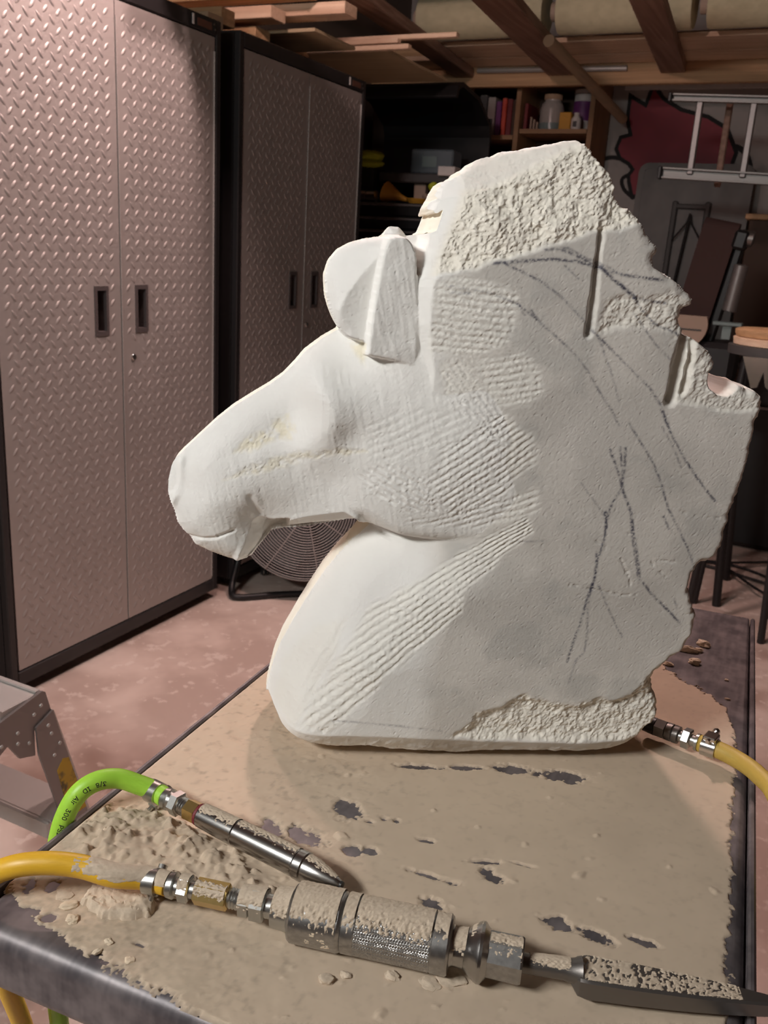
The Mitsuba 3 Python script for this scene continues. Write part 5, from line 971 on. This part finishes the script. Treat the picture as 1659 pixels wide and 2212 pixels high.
# slim tool with the green hose
GD = np.array([.170, -.0175, 0]); GD /= np.linalg.norm(GD); G0 = np.array([-.3855, .4475, .8450])
k = thing('slim_air_tool', 'slim polished air hammer with a pointed nose, lying behind the big hammer', 'air tool')
part(k, 'body', lathe([(.0470, .0068), (.0478, .0082), (.0630, .0088), (.0800, .0091), (.0806, .0086), (.0812, .0091), (.1330, .0092), (.1340, .0086)], G0, GD, 56), 'm_steel', 25)
part(k, 'ring', lathe([(.1338, .0085), (.1342, .0098), (.1400, .0099), (.1408, .0090)], G0, GD, 56), 'm_steel', 25)
part(k, 'nose', lathe([(.1405, .0088), (.1480, .0084), (.1560, .0064), (.1640, .0040), (.1680, .0026), (.1690, .0010)], G0, GD, 56), 'm_steel', 40, lab='pointed conical nose')
part(k, 'tip_bore', lathe([(.1672, .0027), (.1695, .0024), (.1697, .0008)], G0, GD, 20), 'm_black')
shell_dust(k, [(.0480, .0083), (.0800, .0091)], G0, GD, 62, 168, 51, .0006); shell_dust(k, [(.0815, .0091), (.1328, .0092)], G0, GD, 84, 160, 53, .0005)
shell_dust(k, [(.1410, .0088), (.1480, .0084), (.156, .0064), (.165, .0036)], G0, GD, 78, 160, 55, .0004)
k = thing('green_air_hose', 'bright green printed air hose arching over the left table edge', 'hose')
gh = [G0 + GD * .012, G0 + [0, 0, .001], [-.3960, .4430, .8500], [-.4080, .4350, .8555], [-.4170, .4230, .8570], [-.4240, .4120, .8510], [-.4295, .4040, .8360], [-.4335, .3995, .8150], [-.4375, .398, .785], [-.446, .40, .70], [-.47, .42, .5], [-.53, .40, .2], [-.62, .36, .012], [-.9, .25, .010]]
part(k, 'hose', tube(gh, .0072, 24, 10), 'm_green_hose', True)
def lettering(P, r, text, s0, hgt, D):
    P = spline(P, 40); s = np.r_[0, np.cumsum(np.linalg.norm(np.diff(P, axis=0), axis=1))]; t = np.gradient(P, axis=0); t /= np.linalg.norm(t, axis=1, keepdims=True)
    m = meshkit.text_mesh(text, hgt, .0002); m = m.subdivide_to_size(.0015); v = np.array(m.vertices); ss_ = s0 + v[:, 0]
    ip = lambda M: np.stack([np.interp(ss_, s, M[:, c]) for c in range(3)], 1)
    c, tt = ip(P), ip(t); tt /= np.linalg.norm(tt, axis=1, keepdims=True); n0 = np.asarray(D) - (tt @ np.asarray(D))[:, None] * tt; n0 /= np.linalg.norm(n0, axis=1, keepdims=True); b = np.cross(n0, tt)
    a = (v[:, 1] - hgt / 2) / r; rad = r + .00005 + v[:, 2]; m.vertices = c + rad[:, None] * (np.cos(a)[:, None] * n0 + np.sin(a)[:, None] * b); return m
part(k, 'lettering', lettering(gh, .0072, '3/8   ID   Air   300   PSI   WP', .050, .0033, (.52, -.74, .10)), 'm_ink', lab='black print reading 3/8 ID Air 300 PSI WP')
clamp(k, -.004, .0075, G0, GD, 'm_zinc', -1, (.1, -.35, 1), .010)
part(k, 'collar', lathe([(.012, .0060), (.0125, .0078), (.0165, .0080), (.0172, .0066), (.021, .0060)], G0, GD, 28), 'm_zinc', 30)
hexnut(k, .0200, .0275, .0090, G0, GD, 'm_zinc', 'steel hex nut', ph=.1)
part(k, 'threaded_nipple', lathe([(.0272, .0056), (.0285, .0066), (.0295, .0058), (.0305, .0066), (.0315, .0058), (.0325, .0066), (.0338, .0058)], G0, GD, 24), 'm_zinc', 30)
hexnut(k, .0335, .0450, .0078, G0, GD, 'm_brass', 'brass hex coupling', 'brass_coupling', .55)
part(k, 'seal_ring', lathe([(.0448, .0062), (.0450, .0078), (.0470, .0078), (.0474, .0062)], G0, GD, 24), 'm_maroon', 30, lab='dark rubber washer')

# third hose, coming out behind the stone
R0 = np.array([-.0815, .7555, .8445]); RD = np.array([.0635, -.0150, .0012]); RD /= np.linalg.norm(RD)
k = thing('dull_yellow_hose', 'dull yellow air hose with metal fittings behind the foot of the stone', 'hose')
part(k, 'hose', tube([R0 + RD * .046, R0 + RD * .064, [-.0008, .7305, .8460], [.0135, .7130, .8480], [.0270, .6890, .8490], [.0420, .6500, .8380], [.055, .60, .79], [.07, .56, .66], [.12, .55, .35], [.25, .62, .012], [.6, .9, .010]], .0075, 24, 10), 'm_dull_hose', True)
part(k, 'dark_socket', lathe([(-.006, .004), (-.004, .0072), (.006, .0078), (.007, .0060)], R0, RD, 24), 'm_black', 30)
hexnut(k, .0060, .0165, .0088, R0, RD, 'm_dark_steel', 'dusty square-edged hex coupling', ph=.5)
part(k, 'ribbed_sleeve', lathe([(.0160, .0060), (.0165, .0078), (.0215, .0080), (.0222, .0072), (.0230, .0080), (.0275, .0078), (.0282, .0055)], R0, RD, 28), 'm_dark_steel', 30)
part(k, 'stem', lathe([(.0275, .0050), (.0480, .0050)], R0, RD, 20), 'm_zinc', 30)
hexnut(k, .0310, .0385, .0092, R0, RD, 'm_zinc', 'grey hex nut', ph=.1)
part(k, 'collar', lathe([(.0425, .0050), (.0430, .0076), (.0455, .0078), (.0460, .0060)], R0, RD, 24), 'm_zinc', 30)
clamp(k, .0490, .0079, R0, RD, 'm_chrome', 1, (.3, -.1, 1), .012)

# ------------------------------------------------------------------ work platform at the left
k = thing('work_platform', 'low aluminium work platform with riveted side and a yellow leg sticker', 'step platform')
xe = -1.06
part(k, 'deck', cat([boxab((-2.0, .700, .478), (xe - .004, .874, .487), .002), boxab((-2.0, .878, .470), (xe - .004, .956, .5015), .002)]), 'm_alu', lab='pale deck boards')
part(k, 'deck_edge', cat([boxab((-2.0, .948, .502), (xe - .004, .958, .506), .001), boxab((-2.0, .876, .487), (xe - .004, .880, .503), .001)]), 'm_alu')
plate = [(.62, .44), (.66, .47), (.872, .487), (.957, .504), (.964, .500), (.974, .461), (.937, .441), (.936, .395), (.905, .405), (.883, .440), (.862, .428), (.70, .400), (.66, .42)]
pl = part(k, 'side_plate', extr(plate, .006, (xe - .004, 0, 0), (0, 1, 0), (0, 0, 1)), 'm_alu_dull')
for y, z in ((.953, .480), (.938, .470), (.903, .453), (.902, .434), (.925, .424), (.87, .445), (.80, .44)): part(pl, 'rivet', lathe([(0, .0036), (.0015, .0032), (.0026, .0015)], (xe + .002, y, z), (1, 0, 0), 12), 'm_alu', 40)
leg = [(.937, .447), (.974, .463), (1.040, .235), (1.115, .0), (1.040, .0), (.985, .235), (.940, .395)]
lg = part(k, 'leg', extr(leg, .004, (xe + .0025, 0, 0), (0, 1, 0), (0, 0, 1)), 'm_alu_dull')
part(lg, 'flange', extr([(.974, .463), (.978, .461), (1.119, .0), (1.115, .0)], .05, (xe - .046, 0, 0), (0, 1, 0), (0, 0, 1)), 'm_alu')
for y, z in ((.962, .440), (.968, .422), (.985, .395), (.972, .378)): part(lg, 'rivet', lathe([(0, .0036), (.0015, .0032), (.0026, .0015)], (xe + .0065, y, z), (1, 0, 0), 12), 'm_alu', 40)
part(lg, 'sticker', extr([(.976, .345), (.990, .362), (1.0035, .357), (1.0392, .237), (1.000, .237)], .0006, (xe + .0065, 0, 0), (0, 1, 0), (0, 0, 1)), 'm_sticker', lab='scuffed yellow sticker')
part(k, 'leg', extr([(1.55 - y, z) for y, z in leg][::-1], .004, (xe + .0025, 0, 0), (0, 1, 0), (0, 0, 1)), 'm_alu_dull')
part(k, 'leg', extr(leg, .004, (-1.99, 0, 0), (0, 1, 0), (0, 0, 1)), 'm_alu_dull'); part(k, 'leg', extr([(1.55 - y, z) for y, z in leg][::-1], .004, (-1.99, 0, 0), (0, 1, 0), (0, 0, 1)), 'm_alu_dull')
part(k, 'step', cat([boxab((-1.985, .962, .243), (xe, 1.044, .250), .002), boxab((-1.985, .955, .215), (xe, .964, .250), .003)]), 'm_alu', lab='lower step tread')

# ------------------------------------------------------------------ the lamps
for nm, W_, lab in (('clamp_lamp', WARM_LAMP, 'clamp work lamp over the far side of the table, outside the picture'), ('bulb_lamp', CABINET_LAMP, 'bare bulb near the top of the near cabinet, outside the picture')):
    k = thing(nm, lab, 'lamp'); wl, wr = np.array(W_['at']), W_['radius']
    scene[k + '__bulb'] = ply(ball(wl, wr, 3), 'm_white', True, emitter={'type': 'area', 'radiance': {'type': 'rgb', 'value': list(W_['rgb'])}})
    part(k, 'socket', lathe([(wr + .001, .018), (wr + .005, .022), (wr + .07, .020), (wr + .075, .01)] if nm != 'clamp_lamp' else [(-.20, .012), (-.195, .022), (-.12, .024), (-.115, .018)], wl, (0, 0, 1) if nm != 'clamp_lamp' else np.array([-.15, .75, 1.0]) - wl, 20), 'm_black', 30)
    if nm == 'clamp_lamp':      # its bowl reflector faces the stone and keeps the back of the garage dim
        ax = np.array([-.15, .75, 1.0]) - wl
        part(k, 'reflector', lathe([(-.115, .02), (-.115, .035), (-.085, .095), (0, .132), (.024, .138), (.024, .134), (0, .128), (-.083, .091), (-.109, .033), (-.109, .02)], wl, ax, 48), 'm_alu', 30)
    part(k, 'cord', tube([wl + (np.array([0, 0, wr + .07]) if nm != 'clamp_lamp' else np.array([-.075, .17, .17])), [wl[0] - .05, wl[1] + .20 * (nm == 'clamp_lamp'), 2.66]], .004, 8), 'm_black', True)
k = thing('shop_light', 'shop light hung behind the camera, outside the picture', 'lamp')
sl, (sw, sd_) = np.array(SHOP_LAMP['at']), SHOP_LAMP['size']
aim = np.array([-.2, .65, 1.05]) - sl; aim /= np.linalg.norm(aim); sx_ = np.cross(aim, [0, 0, 1.]); sx_ /= np.linalg.norm(sx_); sy_ = np.cross(sx_, aim)
q = np.array([sl + sx_ * a * sw / 2 + sy_ * b * sd_ / 2 for a, b in ((-1, -1), (1, -1), (1, 1), (-1, 1))]); pm = trimesh.Trimesh(q, [(0, 1, 2), (0, 2, 3)], process=False)
if pm.face_normals[0] @ aim < 0: pm.invert()
scene[k + '__diffuser'] = ply(pm, 'm_white', False, emitter={'type': 'area', 'radiance': {'type': 'rgb', 'value': list(SHOP_LAMP['rgb'])}})
M = np.eye(4); M[:3, 0], M[:3, 1], M[:3, 2] = sx_, sy_, -aim; M[:3, 3] = sl - aim * .035
hb = box((0, 0, 0), (sw + .04, sd_ + .04, .06), b=.005); hb.apply_transform(M); part(k, 'housing', hb, 'm_white')
hg = [tube([sl - aim * .06 + sx_ * a * .25, [sl[0] + sx_[0] * a * .25, sl[1] - .05, 2.66]], .003, 6) for a in (-1, 1)]
for h_ in hg: part(k, 'chain', h_, 'm_zinc')
